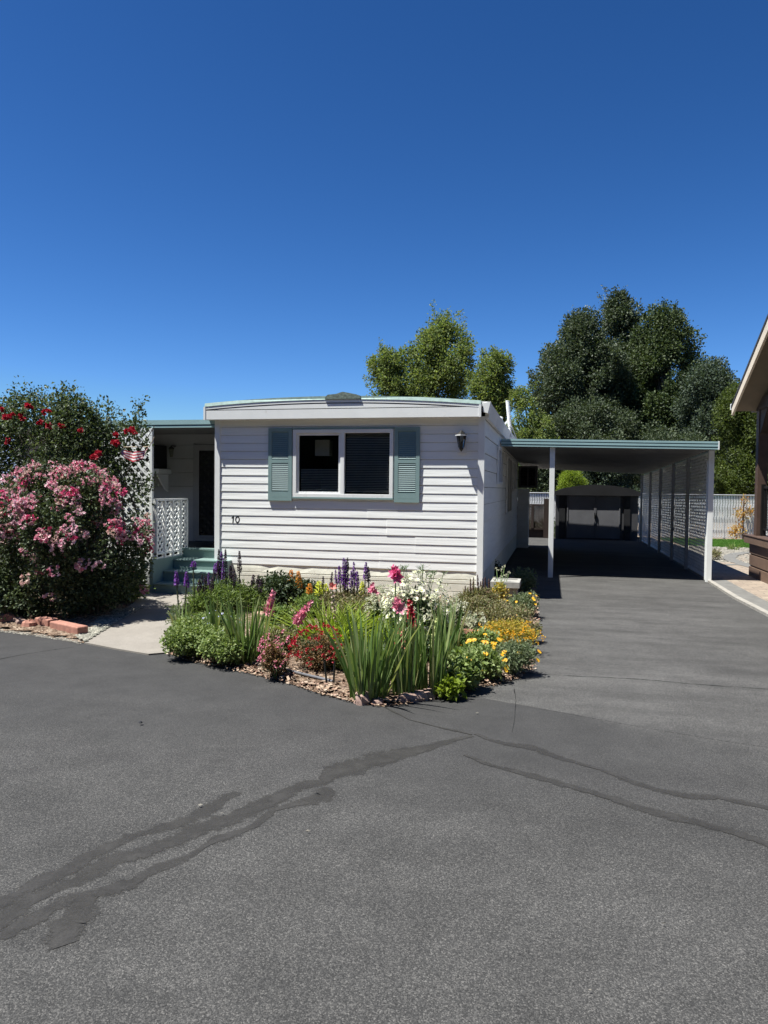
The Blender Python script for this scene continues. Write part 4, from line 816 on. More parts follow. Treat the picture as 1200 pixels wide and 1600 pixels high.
# ---- climbing rose over the porch lattice ---------------------------------
r = np.random.default_rng(5)
cr = thing('climbing_rose', 'tall climbing rose with scattered red blooms covering the porch lattice', 'climbing rose', (-2.4, -1.0, 0))
lb = silhouette(-1.15, [(622, 48, 75), (634, -40, 150), (655, -90, 205), (672, -90, 228), (700, -90, 226), (740, -90, 205), (800, -90, 190), (900, -90, 180)], r, 150, .26, .16)
lb += silhouette(-.75, [(640, -40, 190), (670, -90, 205), (720, -90, 200), (800, -90, 190), (900, -90, 180)], r, 80, .24, .1)
lb += [(on(1, -.95, u, v), rr) for u, v, rr in ((196, 668, .15), (216, 660, .10), (200, 715, .12), (218, 722, .08), (192, 735, .16), (210, 750, .11), (200, 790, .14), (224, 762, .07), (170, 690, .2), (10, 730, .3), (40, 740, .3), (70, 735, .3), (110, 730, .28), (150, 740, .28), (0, 690, .3), (180, 770, .22))]
lb += [(on(1, -1.0, u, v), rr) for u, v, rr in ((212, 670, .13), (205, 690, .14), (222, 672, .09), (205, 768, .14), (222, 775, .10), (190, 745, .18), (228, 782, .06), (180, 715, .2))]
mb = MB(); lobes_leaves(mb, r, lb, 60000, .044, .62, .35)
for u, v0, v1 in ((4, 660, 622), (27, 645, 606), (60, 650, 605), (57, 640, 612), (92, 650, 612), (98, 648, 608), (110, 650, 622), (140, 655, 630), (152, 660, 634), (190, 672, 640), (210, 665, 626), (218, 650, 625), (232, 770, 740), (226, 705, 690)):
    a, b = on(1, -1.15, u, v0), on(1, -1.15, u+r.normal()*4, v1); k = 70; t = r.random(k)[:, None]
    mb.tube([a, (a+b)/2+r.normal(size=3)*.02, b], [.006, .004, .002], 4); leaves(mb, a+(b-a)*t+r.normal(size=(k, 3))*.035, rdir(r, k)+np.array([0, 0, .3]), .045*(.6+.6*r.random(k)), .028, r)
mb.build('foliage', L_CLIMB, cr)
cn = MB()
for i in range(16):
    x = -4.2+i*.24; cn.tube([(x, -1.05, 0), (x+r.normal()*.1, -1.0, .8), (x+r.normal()*.2, -1.05, 1.6), (x+r.normal()*.3, -1.0, 2.3)], [.018, .014, .01, .005], 5)
cn.build('canes', BARK, cr)
RV = [rose_cluster(r, 1, 0, .042, 22), rose_cluster(r, 2, .035, .034, 16)]
cpx = [(46, 634), (60, 659), (75, 645), (10, 652), (20, 651), (97, 664), (78, 665), (150, 712), (147, 716), (154, 709), (180, 680), (181, 691), (178, 694), (201, 676), (212, 675), (205, 671), (141, 748), (38, 650), (2, 640), (66, 660), (10, 690), (128, 672)]
P = np.array([on(1, -1.50+r.normal()*.04, u, v) for u, v in cpx])-np.array(cr.location)
blossoms(cr, 'blossom', RV, P, nrm(np.tile([.1, -1, .4], (len(P), 1))+r.normal(size=(len(P), 3))*.3), .8+.4*r.random(len(P)), r, [P_RED, P_RED])
# ---- big pink rose bush -----------------------------------------------------
rb = thing('rose_bush', 'big rounded rose bush smothered in pink and cream blossom clusters', 'rose bush', (-.65, -2.55, .03))
prof = [(736, 78, 112), (746, 48, 145), (764, 8, 180), (792, -28, 212), (835, -50, 230), (885, -50, 228), (928, -30, 205), (962, 10, 150)]
lb = silhouette(-2.5, prof, r, 150, .21, .85)
mb = MB(); lobes_leaves(mb, r, lb, 52000, .040, .62, .3, zmin=.06)
mb.build('foliage', L_ROSE, rb)
cn = MB()
for i in range(26):
    a = r.random()*6.28; q = .12+.2*r.random(); d = .8*r.random()
    cn.tube([(-.55+q*math.cos(a), -2.5+q*math.sin(a), 0), (-.55+(q+.15*d)*math.cos(a), -2.5+(q+.15*d)*math.sin(a), .35), (-.6+(q+.6*d)*math.cos(a), -2.5+(q+.6*d)*math.sin(a), .95)], [.014, .011, .006], 6)
cn.build('canes', BARK, rb)
# blossom sites on the skin of the bush: mostly above and toward the light
c0 = np.array([-.62, -2.5, .85]); pts = []
cc = np.array([l[0] for l in lb]); cR = np.array([l[1][0] for l in lb])
while len(pts) < 600:
    i = r.integers(len(cc)); d = rdir(r, 1)[0]; p = cc[i]+d*cR[i]*1.0
    if ((np.linalg.norm(cc-p, axis=1) < cR*.82).sum() > 0): continue
    out = nrm(p-c0); keep = .02+.97/(1+math.exp(-(p[2]-.93)*8))
    if out[1] > .55: keep *= .25
    if r.random() < keep and d@out > .0: pts.append((p+out*.015, nrm(out+np.array([0, -.2, .5]))))
VV = [rose_cluster(r, 11, .058, .018, 8) for _ in range(2)]; VP = VV+VV+VV[:1]; pm = [P_PINK, P_PALE, P_MIX, P_FADE, P_MIX, P_PALE, P_MIX]
P = np.array([p for p, d in pts])-np.array(rb.location); D = np.array([d for p, d in pts]); S = .5+.8*r.random(len(P))
blossoms(rb, 'blossom', [VV[0], VV[1], VV[0], VV[1], VV[1], VV[0], VV[1]], P, D, S, r, pm)
ush = thing('green_shrub', 'low bright green shrub between the pink rose bush and the porch steps', 'shrub', gl(190, 938)); mb = MB()
lobes_leaves(mb, r, shrub_lobes((0, 0, 0), .42, .35, .42, 40, r), 9000, .035, .65, .4); mb.build('foliage', L_MID, ush, local=True)
# ================================================================== FLOWER BED
def leafy(name, label, u, v, w, h, mat, n, size, r, cat='plant', asp=.6, nl=24, shell=.35, k=.4, group=None, dep=.9):
    """w, h are photo pixels at that spot"""
    t = plant(name, label, u, v, cat, group); a = px_m(u, v, w)/2; hh = px_m(u, v, h); mb = MB()
    lobes_leaves(mb, r, shrub_lobes((0, 0, 0), a, a*dep, hh, nl, r, k), n, size, asp, shell, zmin=-.01)
    st = MB()
    for i in range(7):
        q = r.random()*6.28; st.tube([(0, 0, -.03), (a*.3*math.cos(q), a*.3*math.sin(q), hh*.35), (a*.6*math.cos(q), a*.6*math.sin(q), hh*.75)], [.006, .005, .003], 5)
    mb.build('foliage', mat, t, local=True); st.build('stems', STEM, t, local=True); t['_a'] = 0; del t['_a']; return t, a, hh
def bloom(t, a, h, variants, mats, n, r, smin=.8, smax=1.2, top=.45, side=1.0, name='blossom', pts=None):
    P = []; D = []
    for i in range(n):
        if pts is not None: P.append(pts[i]); D.append(nrm(np.array([0, -.5, 1])+r.normal(size=3)*.3)); continue
        d = rdir(r, 1)[0]; d[2] = abs(d[2])*(1-top)+top*r.random()
        if d[1] > .3: d[1] *= -1
        P.append(np.array([d[0]*a*side, d[1]*a*side, h*min(1.02, abs(d[2])*.75+.3)])); D.append(nrm(d+np.array([0, -.3, .6])))
    blossoms(t, name, variants, np.array(P), np.array(D), smin+(smax-smin)*r.random(n), r, mats)
r = np.random.default_rng(11)
def at_top(u, v, depth_p):      # height at which a pixel is met above a spot
    q = on(1, depth_p[1], u, v); return q
def spike_group(name, label, base, tips, fl, flm, r, fol_n=900, fol_h=.35, fol_w=.16, folm=None, cat='flowering plant', rad=.021, thin=None):
    """one plant per clump: leafy base and its own spikes; tips = (u, v_top, v_flower_bottom, [material])"""
    b = gl(*base); t = thing(name, label, cat, b); mb = MB()
    tops = []
    for q in tips:
        a = on(1, b[1]+r.normal()*.03, q[0], q[1])-b; c = on(1, b[1]+(a[1]), q[0]+r.normal()*1.0, q[2])-b; c[1] = a[1]
        foot = np.array([a[0]*.55+r.normal()*.02, a[1], -.02]); tops.append((a, c, foot))
        st = MB().tube([foot, (foot+c)/2+r.normal(size=3)*.006, c, a], [.008, .0075, .007, .003], 5).build('stem', STEMD, t, local=True)
        L = np.linalg.norm(a-c); k = int(L/.0012)+30; s = r.random(k); ax_ = nrm(a-c); rr = (q[4] if len(q) > 4 else rad)*(1.05-.75*s**2)
        fm_ = MB(); dirs = rdir(r, k); dirs -= np.outer(dirs@ax_, ax_)*.7; dirs = nrm(dirs); P = c+np.outer(s*L, ax_)+dirs*rr[:, None]*.5
        leaves(fm_, P, dirs+ax_*.25, rr*.9+.003, .008 if rad < .02 else .014, r); fm_.build('flower_spike', q[3] if len(q) > 3 else flm, t, local=True)
        kk = 90; tt = r.random(kk)[:, None]*.95; leaves(mb, foot+(c-foot)*tt, rdir(r, kk)+np.array([0, 0, .5]), .05*(1.2-tt[:, 0]), .006, r)
    xs_ = [q[0][0] for q in tops]; cx = (min(xs_)+max(xs_))/2*.8; wx = (max(xs_)-min(xs_))/2*.9+fol_w
    lobes_leaves(mb, r, shrub_lobes((cx, 0, 0), wx, fol_w, fol_h, 14, r), fol_n, .05, .22, .3, up=.6)
    mb.build('foliage', folm or L_MID, t, local=True); return t
spike_group('blazing_star', 'violet spiked blazing star leftmost beside the concrete path', (285, 986), [(275, 892, 915), (291, 894, 917, P_PURP)], None, P_PURP, r, 700, .3, .1, L_GREY)
spike_group('blazing_star', 'blazing star with one short violet tuft above the path edge', (306, 972), [(303, 877, 886, P_PURP, .026), (312, 905, 925, P_SEED), (321, 900, 925, P_SEED), (331, 903, 922, P_SEED)], None, P_PURP, r, 1500, .38, .14, L_MID)
spike_group('blazing_star', 'tall dark spiked blazing star at the left corner of the home', (358, 958), [(342, 859, 902, P_SEED), (346, 862, 900, P_PURP), (352, 858, 906, P_SEED), (337, 880, 897, P_PURP, .026), (341, 876, 893, P_PURP, .024), (360, 884, 905, P_SEED), (374, 861, 895, P_SEED)], None, P_PURP, r, 3600, .48, .24, L_MID)
spike_group('blazing_star', 'dark seed spikes standing before the dark leaved shrub', (395, 958), [(396, 898, 915, P_SEED), (404, 898, 918, P_SEED), (409, 905, 925, P_SEED), (375, 905, 925, P_SEED)], None, P_SEED, r, 2200, .40, .16, L_MID)
spike_group('salvia', 'cluster of dark violet spikes against the white wall behind the lime grass', (545, 960), [(530, 884, 912), (537, 872, 915), (540, 876, 920), (543, 872, 914, P_SEED), (553, 878, 915), (549, 892, 918), (558, 892, 920)], None, P_PURP, r, 2000, .36, .14, L_OLIVE)
spike_group('salvia', 'pair of slim violet spikes just left of the pink gladiolus by the wall', (574, 958), [(572, 878, 905, P_PURP), (575, 886, 910, P_SEED)], None, P_PURP, r, 700, .26, .08, L_OLIVE)
spike_group('snapdragon', 'orange and yellow snapdragon spikes below the window left side', (458, 948), [(455, 891, 932, P_ORNG, .045), (466, 893, 926, P_ORNG, .04), (450, 915, 932, P_YEL, .04)], None, P_ORNG, r, 1400, .32, .13, L_MID, rad=.035)
spike_group('snapdragon', 'single short orange snapdragon right of the tall orange spikes', (485, 950), [(484, 912, 930, P_ORNG, .04)], None, P_ORNG, r, 500, .22, .08, L_MID, rad=.035)
spike_group('snapdragon', 'lemon yellow snapdragon behind the lime green grass clump', (502, 955), [(498, 908, 928, P_LEM, .05), (508, 912, 926, P_LEM, .04)], None, P_LEM, r, 600, .25, .09, L_MID, rad=.035)
spike_group('snapdragon', 'small yellow snapdragon close to the slim violet spikes', (566, 952), [(566, 908, 930, P_LEM, .03)], None, P_LEM, r, 300, .2, .05, L_MID, rad=.03)
spike_group('dried_spike_plant', 'dark brown seed spikes left of the home corner trim', (742, 962), [(735, 904, 925), (740, 902, 925), (727, 915, 930), (746, 898, 922)], None, P_BROWNSP, r, 2200, .34, .16, L_OLIVE, rad=.010)
spike_group('dried_spike_plant', 'dark brown seed spikes right of the home corner trim', (762, 960), [(754, 904, 930), (758, 902, 928), (764, 904, 925), (751, 908, 930)], None, P_BROWNSP, r, 2200, .34, .16, L_OLIVE, rad=.010)
spike_group('blazing_star', 'loose row of thin dark spikes between the path and the home corner', (322, 962), [(316, 898, 925, P_SEED), (326, 894, 922, P_PURP), (334, 890, 915, P_SEED), (349, 872, 905, P_PURP), (366, 890, 915, P_SEED)], None, P_SEED, r, 1500, .4, .16, L_MID, rad=.014)
spike_group('salvia', 'thin violet spikes rising behind the lime grass left of the dense violet cluster', (515, 962), [(519, 894, 915, P_SEED), (524, 890, 914, P_PURP), (505, 900, 918, P_SEED)], None, P_PURP, r, 900, .3, .12, L_OLIVE, rad=.014)
leafy('leafy_perennial', 'olive leafy filler under the violet spikes by the wall', 545, 975, 80, 42, L_OLIVE, 3000, .03, r)
leafy('leafy_perennial', 'green filler between the orange snapdragons and the lime grass', 480, 968, 70, 34, L_MID, 2200, .032, r)
leafy('dark_leaved_shrub', 'dark green shrub against the skirting below the left shutter', 430, 948, 100, 52, L_DARK, 5200, .04, r, 'shrub')
leafy('dark_leaved_shrub', 'dark green shrub against the skirting behind the orange snapdragons', 478, 945, 62, 42, L_DARK, 2800, .04, r, 'shrub')
leafy('leafy_perennial', 'fine leaved green perennial behind the tall blazing stars', 335, 965, 90, 55, L_MID, 4200, .05, r, asp=.25)
leafy('leafy_perennial', 'low green plant in front of the pink stepping stones', 440, 985, 60, 35, L_MID, 2000, .04, r)
bf, a, h = leafy('blue_aster', 'low mound with tiny pale blue flowers behind the sword leaves', 345, 1003, 74, 46, L_MID, 2200, .035, r)
bloom(bf, a, h, [disc_flower(r, .014, 7)], [[P_BLUE, P_YEL]], 45, r)
leafy('columbine_mound', 'pale green lacy mound at the corner of path and asphalt', 300, 1024, 100, 46, L_MOUND, 9000, .024, r, asp=.8, nl=60, k=.3)
leafy('columbine_mound', 'larger lacy green mound left of the blue flowers edging the bed', 308, 1006, 80, 46, L_MOUND, 6000, .026, r, asp=.8, nl=40, k=.3)
leafy('columbine_mound', 'green lacy mound in front of the small left sword leaf tuft', 352, 1035, 86, 48, L_MOUND, 7500, .024, r, asp=.8, nl=50, k=.3)
def clump(name, label, u, v, w, h, n, r, mat=L_IRIS, wid=.028, lean=.16, spread=None, curl=.3, cat='plant'):
    t = plant(name, label, u, v, cat); a = px_m(u, v, w)/2; hh = px_m(u, v, h)
    blade_clump(MB(), r, n, hh, a*.62 if spread is None else spread, wid, lean, curl=curl).build('blades', mat, t, local=True); return t
clump('iris_clump', 'wide clump of green sword leaves left of the pink dianthus', 385, 1035, 74, 108, 105, r, lean=.22, wid=.020)
clump('iris_clump', 'small upright tuft of pale sword leaves among the left mounds', 335, 1010, 18, 76, 18, r, lean=.15)
clump('iris_clump', 'thin sword leaf tuft beside the path under the leftmost violet spikes', 283, 996, 30, 64, 22, r, lean=.15)
clump('iris_clump', 'large fan of tall sword leaves in the middle front of the bed', 575, 1087, 96, 138, 135, r, lean=.24, wid=.0205)
clump('iris_clump', 'tall sword leaves left of the white asphalt side in the front centre', 633, 1085, 66, 132, 85, r, lean=.16, wid=.019)
clump('iris_clump', 'tall dark sword leaves at the right of the iris row', 672, 1080, 76, 136, 95, r, lean=.17, wid=.019)
clump('iris_clump', 'slender sword leaves behind the right hand iris row', 700, 1040, 40, 112, 50, r, lean=.15, wid=.018)
clump('daylily_clump', 'lime green arching grassy clump in the middle of the bed', 515, 1012, 112, 75, 260, r, L_LIME, .016, .75, curl=.8)
clump('daylily_clump', 'second lime green arching clump behind the central sword leaves', 580, 1012, 100, 72, 230, r, L_LIME, .016, .75, curl=.8)
clump('daylily_clump', 'small blue green grassy tuft left of the lime clump', 468, 1000, 46, 34, 80, r, L_GREY, .012, .9, curl=.9)
# dianthus balls
dn, a, h = leafy('dianthus', 'faded pink dianthus ball with dry brown heads at the bed edge', 430, 1056, 54, 66, L_BRONZE, 5200, .017, r, 'flowering plant', nl=26)
bloom(dn, a, h, [rose_cluster(r, 3, .018, .009, 6)], [P_ROSEP], 34, r, .8, 1.2, .0)
mb = MB(); lobes_leaves(mb, r, shrub_lobes((0, 0, 0), .12, .12, .2, 10, r), 700, .03, .25); mb.build('lower_foliage', L_DARK, dn, local=True)
dn, a, h = leafy('dianthus', 'crimson flowered dianthus ball above the bare bark chips', 497, 1048, 88, 66, L_BRONZE, 7500, .017, r, 'flowering plant', nl=34)
mb = MB(); lobes_leaves(mb, r, shrub_lobes((0, 0, .02), a*.9, a*.8, h*.75, 20, r), 2600, .028, .3); mb.build('lower_foliage', L_DARK, dn, local=True)
bloom(dn, a*1.02, h, [rose_cluster(r, 3, .018, .010, 6), rose_cluster(r, 2, .012, .011, 7)], [P_RED, P_RED], 64, r, .8, 1.4, .0)
# white daisies and cream shrub
da, a, h = leafy('daisy_bush', 'tall bush of creamy white daisies in front of the skirting', 652, 1012, 104, 112, L_DARK, 5200, .04, r, 'flowering plant', nl=50, asp=.4)
bloom(da, a*1.05, h*1.04, [disc_flower(r, .020, 10), disc_flower(r, .015, 9, .5), rose_cluster(r, 8, .032, .009, 6)], [[P_WHT, P_LEM], [P_WHT, P_LEM], P_WHT], 200, r, .8, 1.4, .35)
mb = MB()
for i in range(16):
    a1 = r.random()*6.28; q = a*(.3+.6*r.random()); top = np.array([q*math.cos(a1), q*math.sin(a1)*.6, h*(1.02+.10*r.random())]); mb.tube([(q*.5*math.cos(a1), 0, .2), top*.7, top], .0028, 4)
    for j in range(9):
        e = top+np.array([r.normal()*.03, r.normal()*.03, .01*r.random()]); mb.tube([top-(0, 0, .03), e], .0012, 3)
mb.build('umbel_stems', STEM, da, local=True)
yl, a, h = leafy('cream_flowered_plant', 'pale cream flower heads left of the white daisies', 598, 1000, 50, 80, L_DARK, 1900, .035, r, 'flowering plant')
bloom(yl, a, h, [rose_cluster(r, 6, .03, .012, 6)], [P_WHT], 46, r, .8, 1.3, .4)
w2, a, h = leafy('white_flowered_shrub', 'small white flowered shrub between daisies and home corner', 705, 985, 50, 55, L_GREY, 1700, .035, r, 'flowering plant')
bloom(w2, a, h, [rose_cluster(r, 5, .025, .012, 6)], [P_WHT], 46, r, .8, 1.3, .3)
leafy('boxwood', 'rounded dark green bush right of the slender sword leaves', 713, 1030, 44, 52, leafmat('fresh_dark_leaf', [(.03, .07, .015), (.05, .10, .02), (.08, .14, .03)], .3), 3000, .022, r, 'shrub')
# gladioli
def gladiolus(label, base, tip, low, mat, n=9, size=.045, r=r, blades=6, lean=None):
    b = gl(*base); t = thing('gladiolus', label, 'gladiolus', b); dy = 0
    a = on(1, b[1], *tip)-b; c = on(1, b[1], *low)-b; foot = np.array([c[0]-(a[0]-c[0])*.3, 0, -.02]) if lean is None else np.array([lean, 0, -.02])
    MB().tube([foot, (foot+c)/2+np.array([0, 0, .02]), c, a], [.007, .006, .005, .002], 6).build('stem', STEM, t, local=True)
    fl_ = []
    for i in range(n):
        s = i/max(1, n-1); p = c+(a-c)*s; d = nrm(np.array([(-1)**i*.55, -.9, .25])+r.normal(size=3)*.2); fl_.append((p+d*.008, d, 1.15-.75*s))
    fv = MB()
    for q in range(6):
        an = q*math.pi/3; o = np.array([math.cos(an), math.sin(an), .9]); sd = np.array([-math.sin(an), math.cos(an), 0])*.5
        fv.arr([np.zeros(3), (o*.55+sd*.75)*size, (o*np.array([1.15, 1.15, .85]))*size, (o*.55-sd*.75)*size], [[0, 1, 2, 3]])
    blossoms(t, 'floret', [fv], np.array([f[0] for f in fl_]), np.array([f[1] for f in fl_]), [f[2] for f in fl_], r, [mat])
    if blades:
        blade_clump(MB(), r, blades, np.linalg.norm(c-foot)*.8, .05, .022, .2, c=(foot[0], 0, -.02)).build('blades', L_IRIS, t, local=True)
    return t
gladiolus('rose pink gladiolus spike leaning over the left sword leaves', (408, 1010), (428, 923), (419, 957), P_ROSEP, 12, .04)
gladiolus('rose pink gladiolus fallen far to the right above the crimson dianthus', (408, 1018), (487, 940), (464, 970), P_ROSEP, 11, .042, lean=.05)
gladiolus('withered gladiolus stem with a single red bloom left over the lime grass', (523, 1000), (518, 912), (519, 918), P_CORAL, 2, .035)
wg = MB(); gladiolus('pale dried gladiolus seed stalk standing in the lime green grass', (526, 1005), (519, 918), (524, 968), petal('withered_floret', (.40, .27, .22), (.5, .4, .33), (.35, .2, .2)), 14, .022, blades=0)
gladiolus('short pink gladiolus beside the slim violet spikes', (583, 985), (582, 912), (583, 926), P_ROSEP, 5, .045)
gladiolus('tallest pink gladiolus in front of the white daisies', (622, 1040), (617, 886), (618, 901), P_PINK, 6, .048)
gladiolus('mid height coral pink gladiolus below the tallest one', (616, 1060), (621, 936), (623, 950), P_ROSEP, 4, .045)
gladiolus('deep rose red gladiolus spike hanging in front of the daisies', (645, 1060), (640, 938), (645, 980), P_RED, 14, .034)
gladiolus('salmon gladiolus leaning low in the middle of the sword leaves', (592, 1060), (625, 985), (621, 1004), P_CORAL, 5, .048)
gladiolus('green budded gladiolus not yet open at the right of the iris row', (682, 1065), (684, 965), (679, 1010), P_BUD, 14, .03)
# right hand side of the bed
mg = [(768, 1000), (795, 985)]
gc, a, h = leafy('golden_sedum', 'large golden yellow ground cover mat along the driveway edge', 793, 1014, 108, 44, L_GOLD, 12000, .020, r, nl=70, k=.28)
bloom(gc, a, h, [rose_cluster(r, 4, .02, .01, 6)], [P_YEL], 60, r, .6, 1.0, .4)
leafy('golden_sedum', 'olive gold ground cover behind the orange marigolds', 786, 985, 108, 46, L_OLIVE, 8000, .022, r, nl=60, k=.28)
leafy('bronze_spurge', 'reddish olive fine leaved plant before the grey planter', 742, 980, 78, 54, L_OLIVE, 5200, .024, r, nl=34)
ca, a, h = leafy('calendula', 'orange calendula with several wide open flowers beside the clay pot', 752, 1032, 70, 42, L_MOUND, 4200, .032, r, 'flowering plant')
bloom(ca, a, h, [disc_flower(r, .023, 14, .2)], [[P_YEL, P_ORNG]], 26, r, .6, 1.1, .5)
ca, a, h = leafy('calendula', 'calendula with a few orange heads at the front right curve', 754, 1058, 76, 44, L_MOUND, 4600, .032, r, 'flowering plant')
bloom(ca, a, h, [disc_flower(r, .023, 14, .2)], [[P_YEL, P_ORNG]], 12, r, .7, 1.15, .6)
ca, a, h = leafy('calendula', 'grey green calendula touching the driveway at the right curve', 804, 1050, 76, 46, L_GREY, 5600, .026, r, 'flowering plant', asp=.35)
bloom(ca, a, h, [disc_flower(r, .021, 14, .2)], [[P_YEL, P_ORNG]], 8, r, .8, 1.1, .5)
ca, a, h = leafy('calendula', 'grey green bush with yellow buttons in front of the planter', 818, 962, 60, 38, L_GREY, 5500, .026, r, 'flowering plant', asp=.4)
bloom(ca, a, h, [disc_flower(r, .022, 14, .3)], [[P_YEL, P_LEM]], 9, r, .7, 1.0, .5)
leafy('leafy_perennial', 'light green broad leaved plant at the right foot of the iris row', 722, 1074, 56, 46, L_MOUND, 1700, .045, r, asp=.7)
leafy('leafy_perennial', 'small light green seedling patch on the front rocks', 703, 1086, 46, 9, L_LIME, 420, .04, r, asp=.7, nl=8)
leafy('leafy_perennial', 'mid green patch between the clay pot and calendula', 728, 1050, 40, 32, L_MID, 1100, .045, r, asp=.7)
leafy('leafy_perennial', 'low green filler under the daisies at the iris backs', 655, 1035, 70, 40, L_DARK, 2200, .04, r)
wt_, a, h = leafy('dusty_white_plant', 'silvery white tufted plant just behind the clay pot', 742, 995, 34, 34, L_GREY, 700, .03, r)
bloom(wt_, a, h, [rose_cluster(r, 6, .03, .014, 6)], [P_WHT], 22, r, .8, 1.3, .4)
# broken clay pot, planter, stones, edging, hose
pp = gl(733, 1010); cl = thing('clay_pot', 'round terracotta pot half sunk among the marigolds', 'pot', pp)
MB().lathe([(.0, -.02), (.085, -.02), (.115, .10), (.128, .10), (.13, .14), (.112, .14), (.10, .10), (.0, .09)], n=20).build('pot', TERRA, cl, local=True, smooth=False)
q = gl(790, 942, 0); px, py = q[0], q[1]
pb = thing('wooden_planter', 'weathered pale tapered planter box beside the home corner', 'planter', (px, py, 0)); tw = px_m(790, 942, 44)/2; ph = px_m(790, 942, 34)
pbm = MB().hexa([(-tw*.72, -.14, 0), (tw*.72, -.14, 0), (tw*.72, .14, 0), (-tw*.72, .14, 0), (-tw*.92, -.19, ph), (tw*.92, -.19, ph), (tw*.92, .19, ph), (-tw*.92, .19, ph)]).build('box', PLANT, pb, local=True)
rm = MB(); rm.box(-tw, -.22, ph-.06, tw, -.18, ph+.015).box(-tw, .18, ph-.06, tw, .22, ph+.015).box(-tw, -.18, ph-.06, -tw+.04, .18, ph+.015).box(tw-.04, -.18, ph-.06, tw, .18, ph+.015); rm.build('rim', PLANT, pb, local=True)
for x in (-tw*.72, tw*.6): MB().box(x, -.17, 0, x+.05, -.14, ph-.06).build('leg', PLANT, pb, local=True)
MB().box(-tw+.045, -.17, ph-.05, tw-.045, .17, ph-.012).build('soil', SOIL, pb, local=True)
leafy('leafy_perennial', 'low green filler between the crimson dianthus and the iris fan', 540, 1050, 60, 30, L_MID, 1500, .03, r)
leafy('leafy_perennial', 'dark green filler behind the front centre sword leaves', 610, 1050, 80, 44, L_DARK, 3000, .035, r)
leafy('leafy_perennial', 'grey green filler left of the clay pot under the daisies', 700, 1010, 60, 40, L_GREY, 2600, .028, r)
leafy('leafy_perennial', 'dull green plant between the faded dianthus and the pink gladiolus', 440, 1022, 70, 34, L_OLIVE, 2600, .028, r)
leafy('leafy_perennial', 'low green weed at the driveway edge beyond the grey concrete lump', 828, 1000, 40, 22, L_OLIVE, 1500, .024, r)
lp_, a, h = leafy('potted_perennial', 'yellow leaved plant with small cream flowers spilling from the planter', 780, 945, 30, 44, L_GOLD, 500, .035, r)
mb = MB(); tips = []
for u, v in ((776, 890), (784, 892), (788, 886), (795, 896), (790, 900), (783, 903), (772, 905)):
    a_ = on(1, py, u, v)-np.array(lp_.location); tips.append(a_); mb.tube([(0, 0, .25), a_*.7, a_], .004, 4)
mb.build('flower_stems', STEM, lp_, local=True); blossoms(lp_, 'blossom', [rose_cluster(r, 5, .02, .012, 6)], np.array(tips), nrm(np.tile([0, -.4, 1.], (len(tips), 1))), [1.1]*len(tips), r, [P_WHT])
leafy('shaded_bush', 'dark shaded bush behind the planter under the carport edge', 822, 925, 52, 48, L_GREY, 1500, .035, r, 'shrub')
leafy('shaded_bush', 'small shaded weed against the side wall behind the corner trim', 772, 905, 26, 38, L_DARK, 700, .035, r, 'shrub')
def rock(label, u, v, sx, sy, sz, r, mat=STONE, name='rock'):
    t = MB(); P = rdir(r, 60); k = None
    n1, n2 = 7, 10; V = []
    for i in range(n1):
        for j in range(n2):
            th_, ph_ = math.pi*(i+.02)/(n1-.96), 2*math.pi*j/n2; d = np.array([math.sin(th_)*math.cos(ph_), math.sin(th_)*math.sin(ph_), math.cos(th_)])
            V.append(np.sign(d)*np.abs(d)**.75*np.array([sx, sy, sz])*(1+r.normal()*.09))
    t.arr(V, [[i*n2+j, (i+1)*n2+j, (i+1)*n2+(j+1) % n2, i*n2+(j+1) % n2] for i in range(n1-1) for j in range(n2)])
    o = t.build(name, mat, None); o.location = Vector([float(x) for x in gl(u, v, sz*.5)]); o.rotation_euler.z = r.random()*3; return tag(o, label, name)
rock('pink edging rock at the left foot of the central iris fan', 566, 1092, .075, .06, .055, r)
rock('small round pink rock right of the central iris fan', 590, 1097, .045, .04, .03, r)
rock('long pink edging rock in front of the right iris row', 645, 1090, .12, .05, .045, r)
rock('flat pink edging rock at the right tip of the bed', 668, 1084, .10, .06, .045, r)
rock('small pink rock right of the long edging rocks', 693, 1083, .06, .05, .035, r)
rock('grey concrete lump at the foot of the planter', 778, 955, .14, .09, .06, r, PLANT)
rock('grey rock near the planter at the driveway edge', 826, 966, .06, .04, .04, r)
for lab, (u, v, sx, sy) in (('pink flat stepping stone below the dark shrub', (425, 965, .22, .12)), ('second pink flat stepping stone nearer the orange snapdragons', (462, 962, .20, .12))):
    o = MB().prism([(sx*math.cos(t)*(1+.08*math.sin(3*t)), sy*math.sin(t), 0) for t in np.linspace(0, 6.283, 15)[:-1]], (0, 0, .05)).build('stepping_stone', PAVER, None, bevel=.01); o.location = Vector([float(x) for x in gl(u, v, .06)]); tag(o, lab, 'stepping stone')
